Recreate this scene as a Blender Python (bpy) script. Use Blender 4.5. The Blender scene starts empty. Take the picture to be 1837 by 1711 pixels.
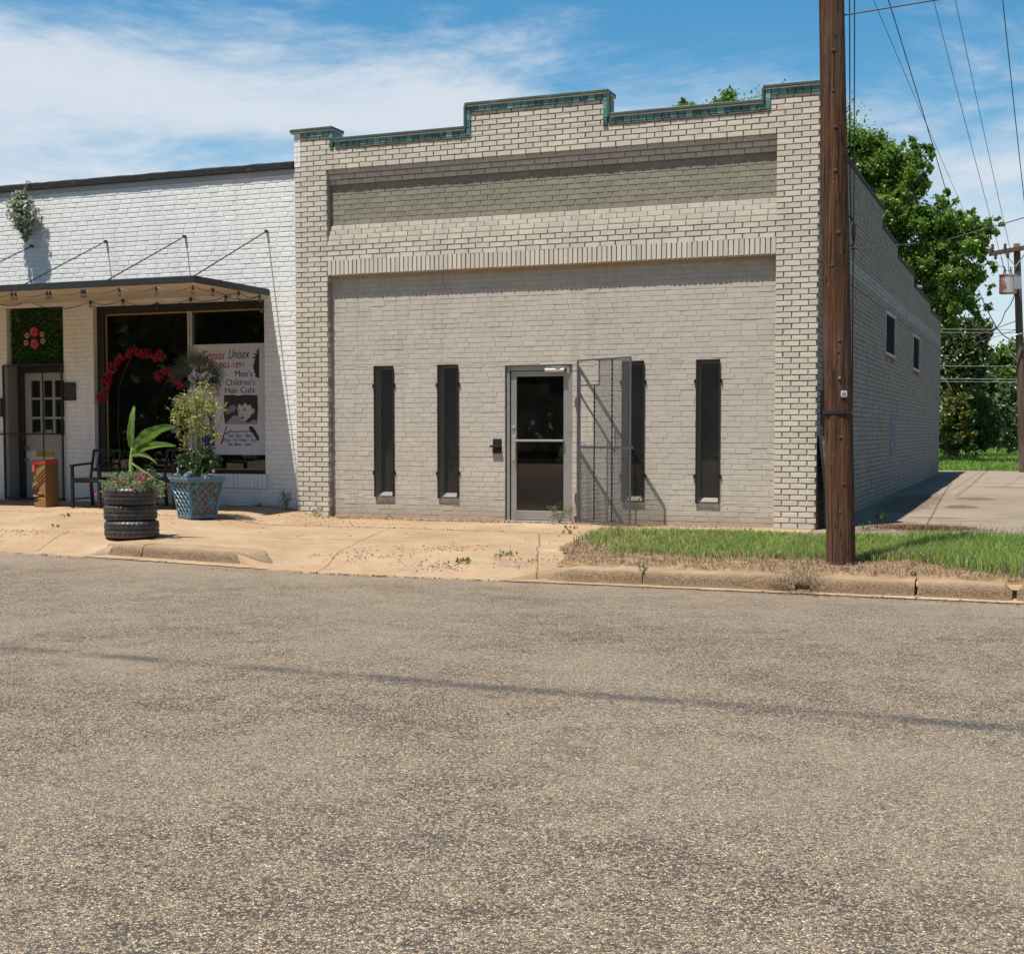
import bpy, bmesh, math, random
import numpy as np
from mathutils import Vector, Matrix
rnd = random.Random(11)
nrs = np.random.RandomState(5)
scene = bpy.context.scene
col = scene.collection
PI = math.pi

# ------------------------------------------------------------------ camera
FPX, WPX, HPX = 2421.0, 1837.0, 1711.0
YAW, PITCH = math.radians(21.67), math.radians(-2.95)
CAM = Vector((6.45, -17.3, 1.21))
PPX, PPY = 918.5, 774 + FPX * math.tan(-PITCH)
CF = Vector((-math.sin(YAW) * math.cos(PITCH), math.cos(YAW) * math.cos(PITCH), math.sin(PITCH)))
CR = Vector((math.cos(YAW), math.sin(YAW), 0))
CU = CR.cross(CF)
cam_d = bpy.data.cameras.new('camera')
cam = bpy.data.objects.new('camera', cam_d)
col.objects.link(cam)
cam.matrix_world = Matrix(((CR.x, CU.x, -CF.x, CAM.x), (CR.y, CU.y, -CF.y, CAM.y), (CR.z, CU.z, -CF.z, CAM.z), (0, 0, 0, 1)))
cam_d.sensor_width = 36.0
cam_d.lens = FPX * 36.0 / WPX
cam_d.shift_y = (PPY - HPX / 2) / WPX
cam_d.clip_start = 0.1
cam_d.clip_end = 3000
scene.camera = cam


def ray(x, y):
    return CF + CR * ((x - PPX) / FPX) - CU * ((y - PPY) / FPX)


def atY(x, y, Y):
    d = ray(x, y)
    return CAM + d * ((Y - CAM.y) / d.y)


def atX(x, y, X):
    d = ray(x, y)
    return CAM + d * ((X - CAM.x) / d.x)


# ------------------------------------------------------------------ ground heights
def sm(t):
    t = max(0.0, min(1.0, t))
    return t * t * (3 - 2 * t)


def walk_z(X, Y):
    k = sm((X + 4.3) / 1.1)
    return (.10 + .034 * Y) * (1 - k) + (-.03 + .009 * Y) * k


EDGE = [(-60, -4.4), (-12, -4.45), (-5.06, -4.7), (-3.81, -4.8), (-1.04, -5.27), (-.16, -5.42), (1.4, -5.37), (2.2, -5.36), (60, -5.36)]


def edge_y(X):
    for (a, b), (c, d) in zip(EDGE, EDGE[1:]):
        if X <= c:
            return b + (d - b) * (X - a) / (c - a)
    return EDGE[-1][1]


def kerb_k(X):
    if X < -1:
        return sm((X + 3.75) / .25) * (1 - sm((X + 1.75) / .65))
    return sm((X - 1.55) / .55)


def road_z(X, Y):
    return -.222 + .045 * sm((edge_y(X) - Y) / 4.0)


def walk_full(X, Y):
    """sidewalk height with the ramps down to the road where the kerb is dropped"""
    b = walk_z(X, Y)
    e = Y - edge_y(X)
    rl = .70 if X < -3 else 1.15
    t = sm((rl - e) / rl)
    return b - (b - (-.205)) * t * (1 - kerb_k(X))


# ------------------------------------------------------------------ objects
def thing(name, label, cat, loc=(0, 0, 0), group=None):
    o = bpy.data.objects.new(name, None)
    col.objects.link(o)
    o.location = loc
    o.empty_display_size = .2
    o['label'] = label
    o['category'] = cat
    if group:
        o['group'] = group
    return o


def tag(o, label, cat, group=None):
    o['label'] = label
    o['category'] = cat
    if group:
        o['group'] = group
    return o


def struct(o):
    o['kind'] = 'structure'
    return o


def stuff(o, label=None, cat=None):
    o['kind'] = 'stuff'
    if label:
        o['label'] = label
    if cat:
        o['category'] = cat
    return o


def wloc(o):
    L = Vector((0, 0, 0))
    while o is not None:
        L += Vector(o.location)
        o = o.parent
    return L


class MB:
    def __init__(self):
        self.v, self.f, self.m, self.mi = [], [], [], 0

    def add(self, verts, faces, mi=None):
        n = len(self.v)
        self.v += [tuple(p) for p in verts]
        mi = self.mi if mi is None else mi
        for f in faces:
            self.f.append(tuple(i + n for i in f))
            self.m.append(mi)
        return self

    def quad(self, a, b, c, d, mi=None):
        return self.add([a, b, c, d], [(0, 1, 2, 3)], mi)

    def box(self, x0, x1, y0, y1, z0, z1, mi=None):
        v = [(x, y, z) for z in (z0, z1) for y in (y0, y1) for x in (x0, x1)]
        return self.add(v, [(0, 2, 3, 1), (4, 5, 7, 6), (0, 1, 5, 4), (2, 6, 7, 3), (0, 4, 6, 2), (1, 3, 7, 5)], mi)

    def bar(self, p, q, w, h, up=(0, 0, 1), mi=None):
        p, q = Vector(p), Vector(q)
        d = (q - p).normalized()
        u = Vector(up)
        if abs(d.dot(u)) > .98:
            u = Vector((0, 1, 0))
        s = d.cross(u).normalized()
        u = s.cross(d)
        v = []
        for c in (p, q):
            for a, b in ((-1, -1), (1, -1), (1, 1), (-1, 1)):
                v.append(c + s * (a * w / 2) + u * (b * h / 2))
        return self.add(v, [(0, 3, 2, 1), (4, 5, 6, 7), (0, 1, 5, 4), (1, 2, 6, 5), (2, 3, 7, 6), (3, 0, 4, 7)], mi)

    def tube(self, pts, r, n=6, mi=None, cap=True):
        pts = [Vector(p) for p in pts]
        rs = r if isinstance(r, (list, tuple)) else [r] * len(pts)
        v, f = [], []
        prev = None
        for i, p in enumerate(pts):
            d = (pts[min(i + 1, len(pts) - 1)] - pts[max(i - 1, 0)])
            d = d.normalized() if d.length > 1e-9 else Vector((0, 0, 1))
            if prev is None:
                u = Vector((0, 0, 1)) if abs(d.z) < .9 else Vector((1, 0, 0))
            else:
                u = prev
            s = d.cross(u).normalized()
            u = s.cross(d).normalized()
            prev = u
            for k in range(n):
                a = 2 * PI * k / n
                v.append(p + s * (math.cos(a) * rs[i]) + u * (math.sin(a) * rs[i]))
        for i in range(len(pts) - 1):
            for k in range(n):
                f.append((i * n + k, i * n + (k + 1) % n, (i + 1) * n + (k + 1) % n, (i + 1) * n + k))
        if cap:
            f.append(tuple(range(n - 1, -1, -1)))
            f.append(tuple(range((len(pts) - 1) * n, len(pts) * n)))
        return self.add(v, f, mi)

    def lathe(self, prof, c, n=24, mi=None, cap=True):
        c = Vector(c)
        v, f = [], []
        for r, z in prof:
            for k in range(n):
                a = 2 * PI * k / n
                v.append(c + Vector((r * math.cos(a), r * math.sin(a), z)))
        for i in range(len(prof) - 1):
            for k in range(n):
                f.append((i * n + k, i * n + (k + 1) % n, (i + 1) * n + (k + 1) % n, (i + 1) * n + k))
        if cap:
            f.append(tuple(range(n - 1, -1, -1)))
            f.append(tuple(range((len(prof) - 1) * n, len(prof) * n)))
        return self.add(v, f, mi)

    def prism(self, poly, vec, mi=None):
        n = len(poly)
        vec = Vector(vec)
        v = [Vector(p) for p in poly] + [Vector(p) + vec for p in poly]
        f = [tuple(range(n - 1, -1, -1)), tuple(range(n, 2 * n))]
        f += [(i, (i + 1) % n, n + (i + 1) % n, n + i) for i in range(n)]
        return self.add(v, f, mi)

    def build(self, name, mats, parent=None, smooth=False, bevel=0, origin=None):
        if not isinstance(mats, (list, tuple)):
            mats = [mats]
        arr = np.array(self.v, dtype=np.float64) if self.v else np.zeros((0, 3))
        if parent is not None:
            org = wloc(parent)
            arr = arr - np.array(org)
            loc = Vector((0, 0, 0))
        else:
            if origin is None:
                mn, mx = arr.min(0), arr.max(0)
                origin = ((mn[0] + mx[0]) / 2, (mn[1] + mx[1]) / 2, mn[2])
            arr = arr - np.array(origin)
            loc = Vector(origin)
        me = bpy.data.meshes.new(name)
        me.from_pydata(arr.tolist(), [], self.f)
        for m in mats:
            me.materials.append(m)
        if len(mats) > 1:
            me.polygons.foreach_set('material_index', self.m)
        if smooth:
            me.polygons.foreach_set('use_smooth', [True] * len(self.f))
        me.update()
        o = bpy.data.objects.new(name, me)
        col.objects.link(o)
        o.location = loc
        if parent is not None:
            o.parent = parent
        if bevel:
            b = o.modifiers.new('bevel', 'BEVEL')
            b.width = bevel
            b.segments = 2
            b.limit_method = 'ANGLE'
        return o


def mesh_np(name, V, F, mat, parent=None, mi=None, mats=None, origin=None):
    """V (n,3), F (m,k) numpy -> object"""
    me = bpy.data.meshes.new(name)
    org = np.array(wloc(parent)) if parent is not None else (np.array(origin) if origin is not None else V.mean(0) * np.array([1, 1, 0]) + np.array([0, 0, V[:, 2].min()]))
    V = V - org
    k = F.shape[1]
    me.vertices.add(len(V))
    me.vertices.foreach_set('co', V.astype(np.float32).ravel())
    me.loops.add(F.size)
    me.loops.foreach_set('vertex_index', F.astype(np.int32).ravel())
    me.polygons.add(len(F))
    me.polygons.foreach_set('loop_start', np.arange(0, F.size, k, dtype=np.int32))
    for m in (mats or [mat]):
        me.materials.append(m)
    if mi is not None:
        me.polygons.foreach_set('material_index', mi.astype(np.int32))
    me.update(calc_edges=True)
    o = bpy.data.objects.new(name, me)
    col.objects.link(o)
    if parent is not None:
        o.parent = parent
    else:
        o.location = org
    return o


# ------------------------------------------------------------------ materials
class N:
    """small helper round a node tree"""

    def __init__(self, name):
        self.mat = bpy.data.materials.new(name)
        self.mat.use_nodes = True
        self.nt = self.mat.node_tree
        self.b = self.nt.nodes['Principled BSDF']
        self.out = self.nt.nodes['Material Output']
        self._pos = None

    def n(self, t, **kw):
        nd = self.nt.nodes.new(t)
        for k, v in kw.items():
            setattr(nd, k, v)
        return nd

    def L(self, a, b):
        self.nt.links.new(a, b)

    @property
    def geo(self):
        if self._pos is None:
            self._pos = self.n('ShaderNodeNewGeometry')
        return self._pos

    @property
    def pos(self):
        return self.geo.outputs['Position']

    @property
    def rand(self):
        return self.geo.outputs['Random Per Island']

    def sval(self, sock, v):
        if hasattr(v, 'is_linked') or hasattr(v, 'links'):
            self.L(v, sock)
        else:
            if isinstance(v, (tuple, list)) and len(v) == 3 and len(sock.default_value) == 4:
                v = tuple(v) + (1,)
            sock.default_value = v

    def math(self, op, a, b=None, c=None, clamp=False):
        m = self.n('ShaderNodeMath', operation=op, use_clamp=clamp)
        self.sval(m.inputs[0], a)
        if b is not None:
            self.sval(m.inputs[1], b)
        if c is not None:
            self.sval(m.inputs[2], c)
        return m.outputs[0]

    def scale(self, vec, s):
        m = self.n('ShaderNodeVectorMath', operation='MULTIPLY')
        self.sval(m.inputs[0], vec)
        m.inputs[1].default_value = s
        return m.outputs[0]

    def noise(self, s, detail=3, rough=.6, vec=None, dist=0):
        m = self.n('ShaderNodeTexNoise')
        m.inputs['Scale'].default_value = s
        m.inputs['Detail'].default_value = detail
        m.inputs['Roughness'].default_value = rough
        m.inputs['Distortion'].default_value = dist
        self.L(vec if vec is not None else self.pos, m.inputs['Vector'])
        return m.outputs['Fac']

    def vor(self, s, feature='F1', vec=None, rnds=1.0):
        m = self.n('ShaderNodeTexVoronoi', feature=feature)
        m.inputs['Scale'].default_value = s
        m.inputs['Randomness'].default_value = rnds
        self.L(vec if vec is not None else self.pos, m.inputs['Vector'])
        return m

    def ramp(self, fac, stops, interp='LINEAR'):
        r = self.n('ShaderNodeValToRGB')
        r.color_ramp.interpolation = interp
        e = r.color_ramp.elements
        while len(e) > 1:
            e.remove(e[-1])
        for i, (p, c) in enumerate(stops):
            if i == 0:
                el = e[0]
                el.position = p
            else:
                el = e.new(p)
            el.color = (c, c, c, 1) if isinstance(c, (int, float)) else tuple(c) + (1,)
        self.L(fac, r.inputs[0])
        return r.outputs['Color']

    def step(self, v, a, b):
        m = self.n('ShaderNodeMapRange', interpolation_type='SMOOTHSTEP')
        self.sval(m.inputs[0], v)
        m.inputs[1].default_value = a
        m.inputs[2].default_value = b
        return m.outputs[0]

    def mix(self, fac, a, b, mode='MIX'):
        m = self.n('ShaderNodeMix', data_type='RGBA', blend_type=mode)
        self.sval(m.inputs[0], fac)
        self.sval(m.inputs[6], a)
        self.sval(m.inputs[7], b)
        return m.outputs[2]

    def sep(self, v=None):
        m = self.n('ShaderNodeSeparateXYZ')
        self.L(v if v is not None else self.pos, m.inputs[0])
        return m.outputs

    def bump(self, h, strength=.5, dist=.01):
        m = self.n('ShaderNodeBump')
        m.inputs['Strength'].default_value = strength
        m.inputs['Distance'].default_value = dist
        self.L(h, m.inputs['Height'])
        self.L(m.outputs[0], self.b.inputs['Normal'])

    def set(self, colr=None, rough=None, metal=None, spec=None):
        for k, v in (('Base Color', colr), ('Roughness', rough), ('Metallic', metal), ('Specular IOR Level', spec)):
            if v is not None:
                self.sval(self.b.inputs[k], v)
        return self.mat


def simple(name, c, rough=.6, metal=0, var=.12, scale=12, spec=.4, bump=0, dirt=None):
    m = N(name)
    f = m.noise(scale, 4)
    cc = m.mix(f, tuple(x * (1 - var) for x in c), tuple(min(1, x * (1 + var)) for x in c))
    if dirt:
        cc = m.mix(m.step(m.noise(scale * .35, 5), .52, .7), cc, dirt)
    if bump:
        m.bump(m.noise(scale * 6, 4), bump, .004)
    return m.set(cc, rough, metal, spec)


def brick_mat(name, c, chips=.4, stain=(.16, .12, .09), bump=.35, var=.1, dirtz=None, patch=None):
    m = N(name)
    base = m.mix(m.rand, tuple(x * (1 - var) for x in c), tuple(min(.95, x * (1 + var)) for x in c))
    n1 = m.noise(3.2, 5, .65)
    base = m.mix(m.math('MULTIPLY', m.step(n1, .45, .8), .35), base, tuple(x * .72 for x in c))
    n2 = m.noise(70, 3, .7)
    base = m.mix(m.math('MULTIPLY', m.step(n2, .64, .74), chips), base, stain)
    n3 = m.noise(14, 4, .7)
    base = m.mix(m.math('MULTIPLY', m.step(n3, .66, .74), chips), base, tuple(x * .6 for x in c))
    rn = m.noise(1.0, 4, .65, vec=m.scale(m.pos, (5, 5, .35)))
    base = m.mix(m.math('MULTIPLY', m.step(rn, .52, .72), .30), base, tuple(x * .62 for x in c))
    if dirtz:
        z = m.sep()[2]
        wob = m.math('ADD', z, m.math('MULTIPLY', m.noise(2.2, 5, .7), -.55))
        base = m.mix(m.math('MULTIPLY', m.step(wob, -.04 + dirtz, -.36 + dirtz), .6), base, (.30, .215, .14))
    m.bump(m.math('ADD', m.noise(45, 4, .6), m.math('MULTIPLY', m.noise(220, 2), .4)), bump, .006)
    return m.set(base, .75, 0, .25)


CREAM = (.505, .458, .382)
M_brick = brick_mat('cream_painted_brick', CREAM, dirtz=.0)
M_joint = simple('shaded_cream_joint', (.30, .25, .195), .85, var=.25, scale=25, bump=.4)  # darker than the brick paint: joint dirt, plus shade put into the colour
M_panel = brick_mat('grey_cream_painted_brick', (.425, .388, .33), chips=.3, dirtz=.05, var=.045)
M_panel_joint = simple('grey_cream_painted_joint', (.365, .33, .278), .85, var=.15, scale=25, bump=.3)
M_olive = brick_mat('olive_painted_brick', (.225, .207, .155), chips=.25)
M_olive_joint = simple('pale_olive_joint', (.36, .33, .26), .85, var=.2, scale=30)
M_sidebrick = brick_mat('shaded_side_brick', (.215, .19, .17), chips=.5, var=.12, dirtz=.15)  # presumed cream, darkened: the shade on this wall is put into the colour
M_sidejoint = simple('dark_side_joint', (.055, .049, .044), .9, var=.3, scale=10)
M_white = brick_mat('white_painted_brick', (.71, .695, .665), chips=.12, stain=(.5, .45, .38), bump=.5, var=.02, dirtz=.02)
M_white_joint = simple('white_painted_joint', (.60, .585, .555), .85, var=.08, scale=30, bump=.6)
M_lintel = simple('tan_painted_lintel', (.42, .33, .22), .6)
M_lintel_light = simple('cream_painted_sill', (.52, .46, .38), .7)
M_reveal = simple('brown_painted_reveal', (.24, .20, .16), .7, var=.2)
M_tile = N('turquoise_glazed_tile')
_c = M_tile.ramp(M_tile.rand, [(0, (.025, .075, .075)), (.35, (.045, .13, .125)), (.75, (.075, .20, .18)), (1, (.17, .32, .28))])
_c = M_tile.mix(M_tile.step(M_tile.noise(18, 4), .55, .75), _c, (.32, .36, .31))
M_tile = M_tile.set(_c, .3, 0, .5)
M_cap = simple('dark_green_metal_cap', (.055, .085, .07), .5, .2, var=.35, scale=6, dirt=(.13, .14, .12))
M_capedge = simple('pale_metal_cap_lip', (.62, .58, .50), .6, var=.2)
M_stain_conc = simple('stained_parapet_end', (.36, .33, .28), .9, var=.4, scale=14, dirt=(.06, .055, .05), bump=.5)
M_roof = simple('grey_roof_felt', (.12, .12, .12), .9, var=.3)
M_tar = simple('black_tar_coping', (.016, .015, .015), .8, var=.6, scale=30, bump=.8, dirt=(.045, .042, .04))
M_flash = simple('grey_flashing', (.36, .355, .34), .7, var=.15, scale=5, dirt=(.5, .49, .46))
M_charcoal = simple('charcoal_painted_metal', (.035, .035, .035), .45, .3, var=.3)
M_blacksteel = simple('black_security_steel', (.028, .027, .026), .5, .4, var=.4, scale=30)
M_greysteel = simple('grey_security_steel', (.115, .115, .12), .5, .5, var=.3, scale=30)
M_rust = simple('rusty_iron', (.13, .055, .03), .85, .2, var=.6, scale=40)
M_alu = simple('dull_aluminium', (.42, .42, .42), .38, .75, var=.12, scale=6, dirt=(.36, .33, .29))
M_alubright = simple('bright_aluminium', (.62, .62, .61), .32, .8, var=.08)
M_brass = simple('brass', (.45, .30, .08), .3, .9)
M_gold = simple('gilt_trim', (.42, .28, .11), .5, .3, var=.4)
M_soffit = simple('tan_canopy_soffit', (.56, .47, .36), .7, var=.12, scale=3)
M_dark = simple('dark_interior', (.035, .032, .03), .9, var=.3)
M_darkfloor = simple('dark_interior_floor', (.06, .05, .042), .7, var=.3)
M_doorwhite = simple('white_painted_door', (.72, .72, .70), .5, var=.05)
M_wirewhite = simple('aged_white_paint', (.62, .61, .58), .6, var=.2)


def glass_mat(name, tint, refl=1.0, dust=.013):
    m = N(name)
    m.nt.nodes.remove(m.b)
    tr = m.n('ShaderNodeBsdfTransparent')
    tr.inputs[0].default_value = tuple(tint) + (1,)
    gl = m.n('ShaderNodeBsdfGlossy')
    gl.inputs['Roughness'].default_value = .015
    gl.inputs[0].default_value = (refl, refl, refl, 1)
    fr = m.n('ShaderNodeFresnel')
    fr.inputs[0].default_value = 1.5
    mx = m.n('ShaderNodeMixShader')
    m.L(fr.outputs[0], mx.inputs[0])
    m.L(tr.outputs[0], mx.inputs[1])
    m.L(gl.outputs[0], mx.inputs[2])
    df = m.n('ShaderNodeBsdfDiffuse')  # dust film, also stands in for faint reflections on the black panes
    df.inputs[0].default_value = (.55, .52, .46, 1)
    m2 = m.n('ShaderNodeMixShader')
    m.L(m.math('ADD', dust * .5, m.math('MULTIPLY', m.step(m.noise(1.6, 6, .7), .35, .75), dust)), m2.inputs[0])
    m.L(mx.outputs[0], m2.inputs[1])
    m.L(df.outputs[0], m2.inputs[2])
    m.L(m2.outputs[0], m.out.inputs[0])
    return m.mat


M_glass = glass_mat('tinted_glass', (.5, .5, .48))
M_bulb = glass_mat('clear_bulb_glass', (.85, .8, .72))


def leaf_mat(name, cols, rough=.45, trans=.25, spec=.4):
    m = N(name)
    st = [(i / (len(cols) - 1), c) for i, c in enumerate(cols)]
    c = m.ramp(m.rand, st)
    c = m.mix(m.math('MULTIPLY', m.noise(1.3, 3), .5), c, tuple(x * .6 for x in cols[0]))
    m.set(c, rough, 0, spec)
    tl = m.n('ShaderNodeBsdfTranslucent')
    m.L(m.mix(.5, c, tuple(min(1, x * 1.6) for x in cols[-1])), tl.inputs[0])
    mx = m.n('ShaderNodeMixShader')
    mx.inputs[0].default_value = trans
    m.L(m.b.outputs[0], mx.inputs[1])
    m.L(tl.outputs[0], mx.inputs[2])
    m.L(mx.outputs[0], m.out.inputs[0])
    return m.mat


# ------------------------------------------------------------------ brick walls as real bricks
def cut_intervals(a, b, cuts):
    iv = [(a, b)]
    for c0, c1 in cuts:
        out = []
        for s, e in iv:
            if c1 <= s or c0 >= e:
                out.append((s, e))
            else:
                if c0 > s:
                    out.append((s, c0))
                if c1 < e:
                    out.append((c1, e))
        iv = out
    return iv


def brick_wall(mb, P0, ux, nrm, u0, u1, v0, v1, ch=.0725, bl=.2125, jt=.011, depth=.012, holes=(), thick=.1, jit=.0015,
               bond='run', mi_b=0, mi_j=1, bev=.0025, vertical=False, ragged=.0, reveal=True, mi_r=None, rev_holes=None):
    P0, ux, nrm = Vector(P0), Vector(ux), Vector(nrm)
    uz = Vector((0, 0, 1))

    def P(u, v, w):
        return P0 + ux * u + uz * v + nrm * w

    def brick(a, b, c, d):
        if b - a < .012 or d - c < .012:
            return
        j = lambda s=jit: rnd.uniform(-s, s)
        a2, b2, c2, d2 = a + j(), b + j(), c + j(), d + j()
        w0_ = j(jit * 1.2) + ragged * rnd.uniform(-1, 1)
        w = [w0_ + j(jit * .35) for _ in range(4)]
        e = bev * rnd.uniform(.7, 1.6)
        back = [P(a, c, -depth - .004), P(b, c, -depth - .004), P(b, d, -depth - .004), P(a, d, -depth - .004)]
        midr = [P(a2, c2, -e), P(b2, c2 + j(), -e), P(b2 + j(), d2, -e), P(a2, d2 + j(), -e)]
        fr = [P(a2 + e, c2 + e, w[0]), P(b2 - e, c2 + e, w[1]), P(b2 - e, d2 - e, w[2]), P(a2 + e, d2 - e, w[3])]
        F = [(8, 9, 10, 11)]
        for i in range(4):
            k = (i + 1) % 4
            F += [(i, k, 4 + k, 4 + i), (4 + i, 4 + k, 8 + k, 8 + i)]
        mb.add(back + midr + fr, F, mi_b)

    if vertical:      # soldiers: bricks on end, ch is the width along u
        n = int(round((u1 - u0) / ch))
        s = (u1 - u0) / n
        for i in range(n):
            brick(u0 + i * s + jt / 2, u0 + (i + 1) * s - jt / 2, v0 + .004, v1 - .004)
    else:
        k = 0
        v = v0
        while v < v1 - .006:
            top = min(v + ch, v1)
            # split the course where holes begin or end inside it
            vs = sorted({v + jt / 2, top - jt / 2} | {h[i] for h in holes for i in (2, 3) if v + jt / 2 + .01 < h[i] < top - jt / 2 - .01})
            if bond == 'run':
                off = (k % 2) * bl * .5
            else:
                off = (k % 2) * bl * .5 + rnd.uniform(-.05, .05)
            for c, d in zip(vs, vs[1:]):
                mid = (c + d) / 2
                iv = cut_intervals(u0, u1, [(h[0], h[1]) for h in holes if h[2] < mid < h[3]])
                for s, e in iv:
                    i0 = int(math.floor((s - u0 + off) / bl))
                    x = u0 - off + i0 * bl
                    while x < e:
                        ln = bl + (rnd.uniform(-.012, .012) if bond != 'run' else 0)
                        a, b = max(x, s), min(x + ln, e)
                        brick(a + (jt / 2 if a > s + .001 else 0), b - (jt / 2 if b < e - .001 else 0), c, d)
                        x += ln
            v += ch
            k += 1
    # the joints: a backing sheet with the openings left out, and the sides of the openings
    us = sorted({u0, u1} | {min(max(h[i], u0), u1) for h in holes for i in (0, 1)})
    vv = sorted({v0, v1} | {min(max(h[i], v0), v1) for h in holes for i in (2, 3)})
    inh = lambda u, v: any(h[0] < u < h[1] and h[2] < v < h[3] for h in holes)
    for a, b in zip(us, us[1:]):
        for c, d in zip(vv, vv[1:]):
            if not inh((a + b) / 2, (c + d) / 2):
                mb.quad(P(a, c, -depth), P(b, c, -depth), P(b, d, -depth), P(a, d, -depth), mi_j)
    if reveal:
        mr = mi_j if mi_r is None else mi_r
        for h in (holes if rev_holes is None else rev_holes):
            a, b, c, d = max(h[0], u0), min(h[1], u1), max(h[2], v0), min(h[3], v1)
            if h[0] > u0:
                mb.quad(P(a, c, -depth), P(a, d, -depth), P(a, d, -thick), P(a, c, -thick), mr)
            if h[1] < u1:
                mb.quad(P(b, c, -thick), P(b, d, -thick), P(b, d, -depth), P(b, c, -depth), mr)
            if h[3] < v1:
                mb.quad(P(a, d, -depth), P(b, d, -depth), P(b, d, -thick), P(a, d, -thick), mr)
            if h[2] > v0:
                mb.quad(P(a, c, -thick), P(b, c, -thick), P(b, c, -depth), P(a, c, -depth), mr)


def expanded_mesh(mb, P0, ux, uy, w, h, cw=.022, chh=.05, wire=.0045, skip=(), mi=0, tilt=.0015):
    """diamond mesh of thin strands filling a w x h rectangle; ux, uy unit vectors"""
    P0, ux, uy = Vector(P0), Vector(ux), Vector(uy)
    nz = ux.cross(uy)
    slope = chh / cw

    def strand(x0, y0, x1, y1):
        d = Vector((x1 - x0, y1 - y0))
        if d.length < .004:
            return
        p = Vector((-d.y, d.x)).normalized() * wire / 2
        q = lambda x, y, z: P0 + ux * x + uy * y + nz * z
        mb.add([q(x0 - p.x, y0 - p.y, -tilt), q(x1 - p.x, y1 - p.y, -tilt), q(x1 + p.x, y1 + p.y, tilt), q(x0 + p.x, y0 + p.y, tilt),
                q(x0, y0, tilt * 2), q(x1, y1, tilt * 2)], [(0, 1, 5, 4), (4, 5, 2, 3), (3, 2, 1, 0)], mi)

    def clipped(x0, y0, x1, y1):
        # clip against skip rects by sampling the strand in cells
        n = max(1, int(math.hypot(x1 - x0, y1 - y0) / .05)) if skip else 1
        run = None
        for i in range(n + 1):
            t = (i + .5) / n
            x, y = x0 + (x1 - x0) * t, y0 + (y1 - y0) * t
            ok = i < n and not any(s[0] < x < s[1] and s[2] < y < s[3] for s in skip)
            if ok and run is None:
                run = i
            if not ok and run is not None:
                a, b = run / n, i / n
                strand(x0 + (x1 - x0) * a, y0 + (y1 - y0) * a, x0 + (x1 - x0) * b, y0 + (y1 - y0) * b)
                run = None

    span = h / slope
    x = -span
    while x < w:                                   # rising strands: x' = x + y / slope
        ya, yb = max(0, -x * slope), min(h, (w - x) * slope)
        if yb > ya:
            clipped(x + ya / slope, ya, x + yb / slope, yb)
            clipped(w - (x + ya / slope), ya, w - (x + yb / slope), yb)
        x += cw
# ================================================================== BUILDING 1: cream brick storefront
XL, XR = -3.835, 3.72
bld = thing('brick_storefront', 'cream painted brick storefront with stepped green tiled parapet and four slit windows', 'building', (-.05, 10, -.1))
ZB = -.106
OPEN = (-3.30, 3.186, ZB - .2, 3.676)
RECESS = (-3.30, 3.186, 3.966, 4.981)
Z_SIDE, Z_PIER, Z_MID = 5.285, 5.455, 5.60
X_PL, X_PR, X_CL, X_CR = -3.19, 3.035, -1.09, .935
mb = MB()
TOPH = [(X_PL, X_CL, Z_SIDE, 9), (X_CL, X_CR, Z_MID, 9), (X_CR, X_PR, Z_SIDE, 9), (XL - 1, X_PL, Z_PIER, 9), (X_PR, XR + 1, Z_PIER, 9)]
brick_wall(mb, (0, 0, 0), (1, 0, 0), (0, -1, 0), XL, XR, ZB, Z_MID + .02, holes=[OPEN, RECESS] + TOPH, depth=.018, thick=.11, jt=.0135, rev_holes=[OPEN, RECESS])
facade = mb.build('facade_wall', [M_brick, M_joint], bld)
# frieze panel stepped back in the wall
mb = MB()
rows = [(3.966, .03, 0), (4.0385, .055, 0), (4.111, .08, 0), (4.7635, .078, 0), (4.836, .052, 0), (4.9085, .026, 0)]
for i, (z, w, _) in enumerate(rows):
    brick_wall(mb, (0, w, 0), (1, 0, 0), (0, -1, 0), -3.30 - (i % 2) * .106, 3.186, z, z + .0725, depth=.012, holes=[(-4, -3.30, 0, 9)], reveal=False)
    mb.box(-3.30, 3.186, w + .013, .12, z, z + .0725, 1)
brick_wall(mb, (0, .105, 0), (1, 0, 0), (0, -1, 0), -3.27, 3.186, 4.1835, 4.7635, depth=.009, mi_b=2, mi_j=3, reveal=False)
mb.build('frieze_panel', [M_brick, M_joint, M_olive, M_olive_joint], bld)
# soldier course over the recessed front, on a steel lintel
mb = MB()
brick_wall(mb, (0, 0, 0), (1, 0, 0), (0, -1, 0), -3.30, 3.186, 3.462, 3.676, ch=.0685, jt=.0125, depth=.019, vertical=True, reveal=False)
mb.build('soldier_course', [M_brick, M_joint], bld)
mb = MB()
mb.box(-3.298, 3.184, .014, .30, 3.452, 3.462)
mb.build('steel_lintel', M_lintel, bld)
# recessed front with openings
DOOR = (-.572, .417, ZB - .2, 2.122)
WIN = [(-2.598, -2.294), (-1.591, -1.281), (1.127, 1.428), (2.14, 2.452)]
WZ = (.262, 2.14)
mb = MB()
holes = [DOOR] + [(a, b, WZ[0], WZ[1]) for a, b in WIN]
brick_wall(mb, (0, .11, 0), (1, 0, 0), (0, -1, 0), -3.30, 3.186, -.119, 3.452, ch=.0693, bl=.203, jt=.0062, depth=.0038, holes=holes, thick=.16, bond='rough', jit=.0012, bev=.002, ragged=.0012, mi_r=2)
mb.build('recessed_front', [M_panel, M_panel_joint, M_reveal], bld)
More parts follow.
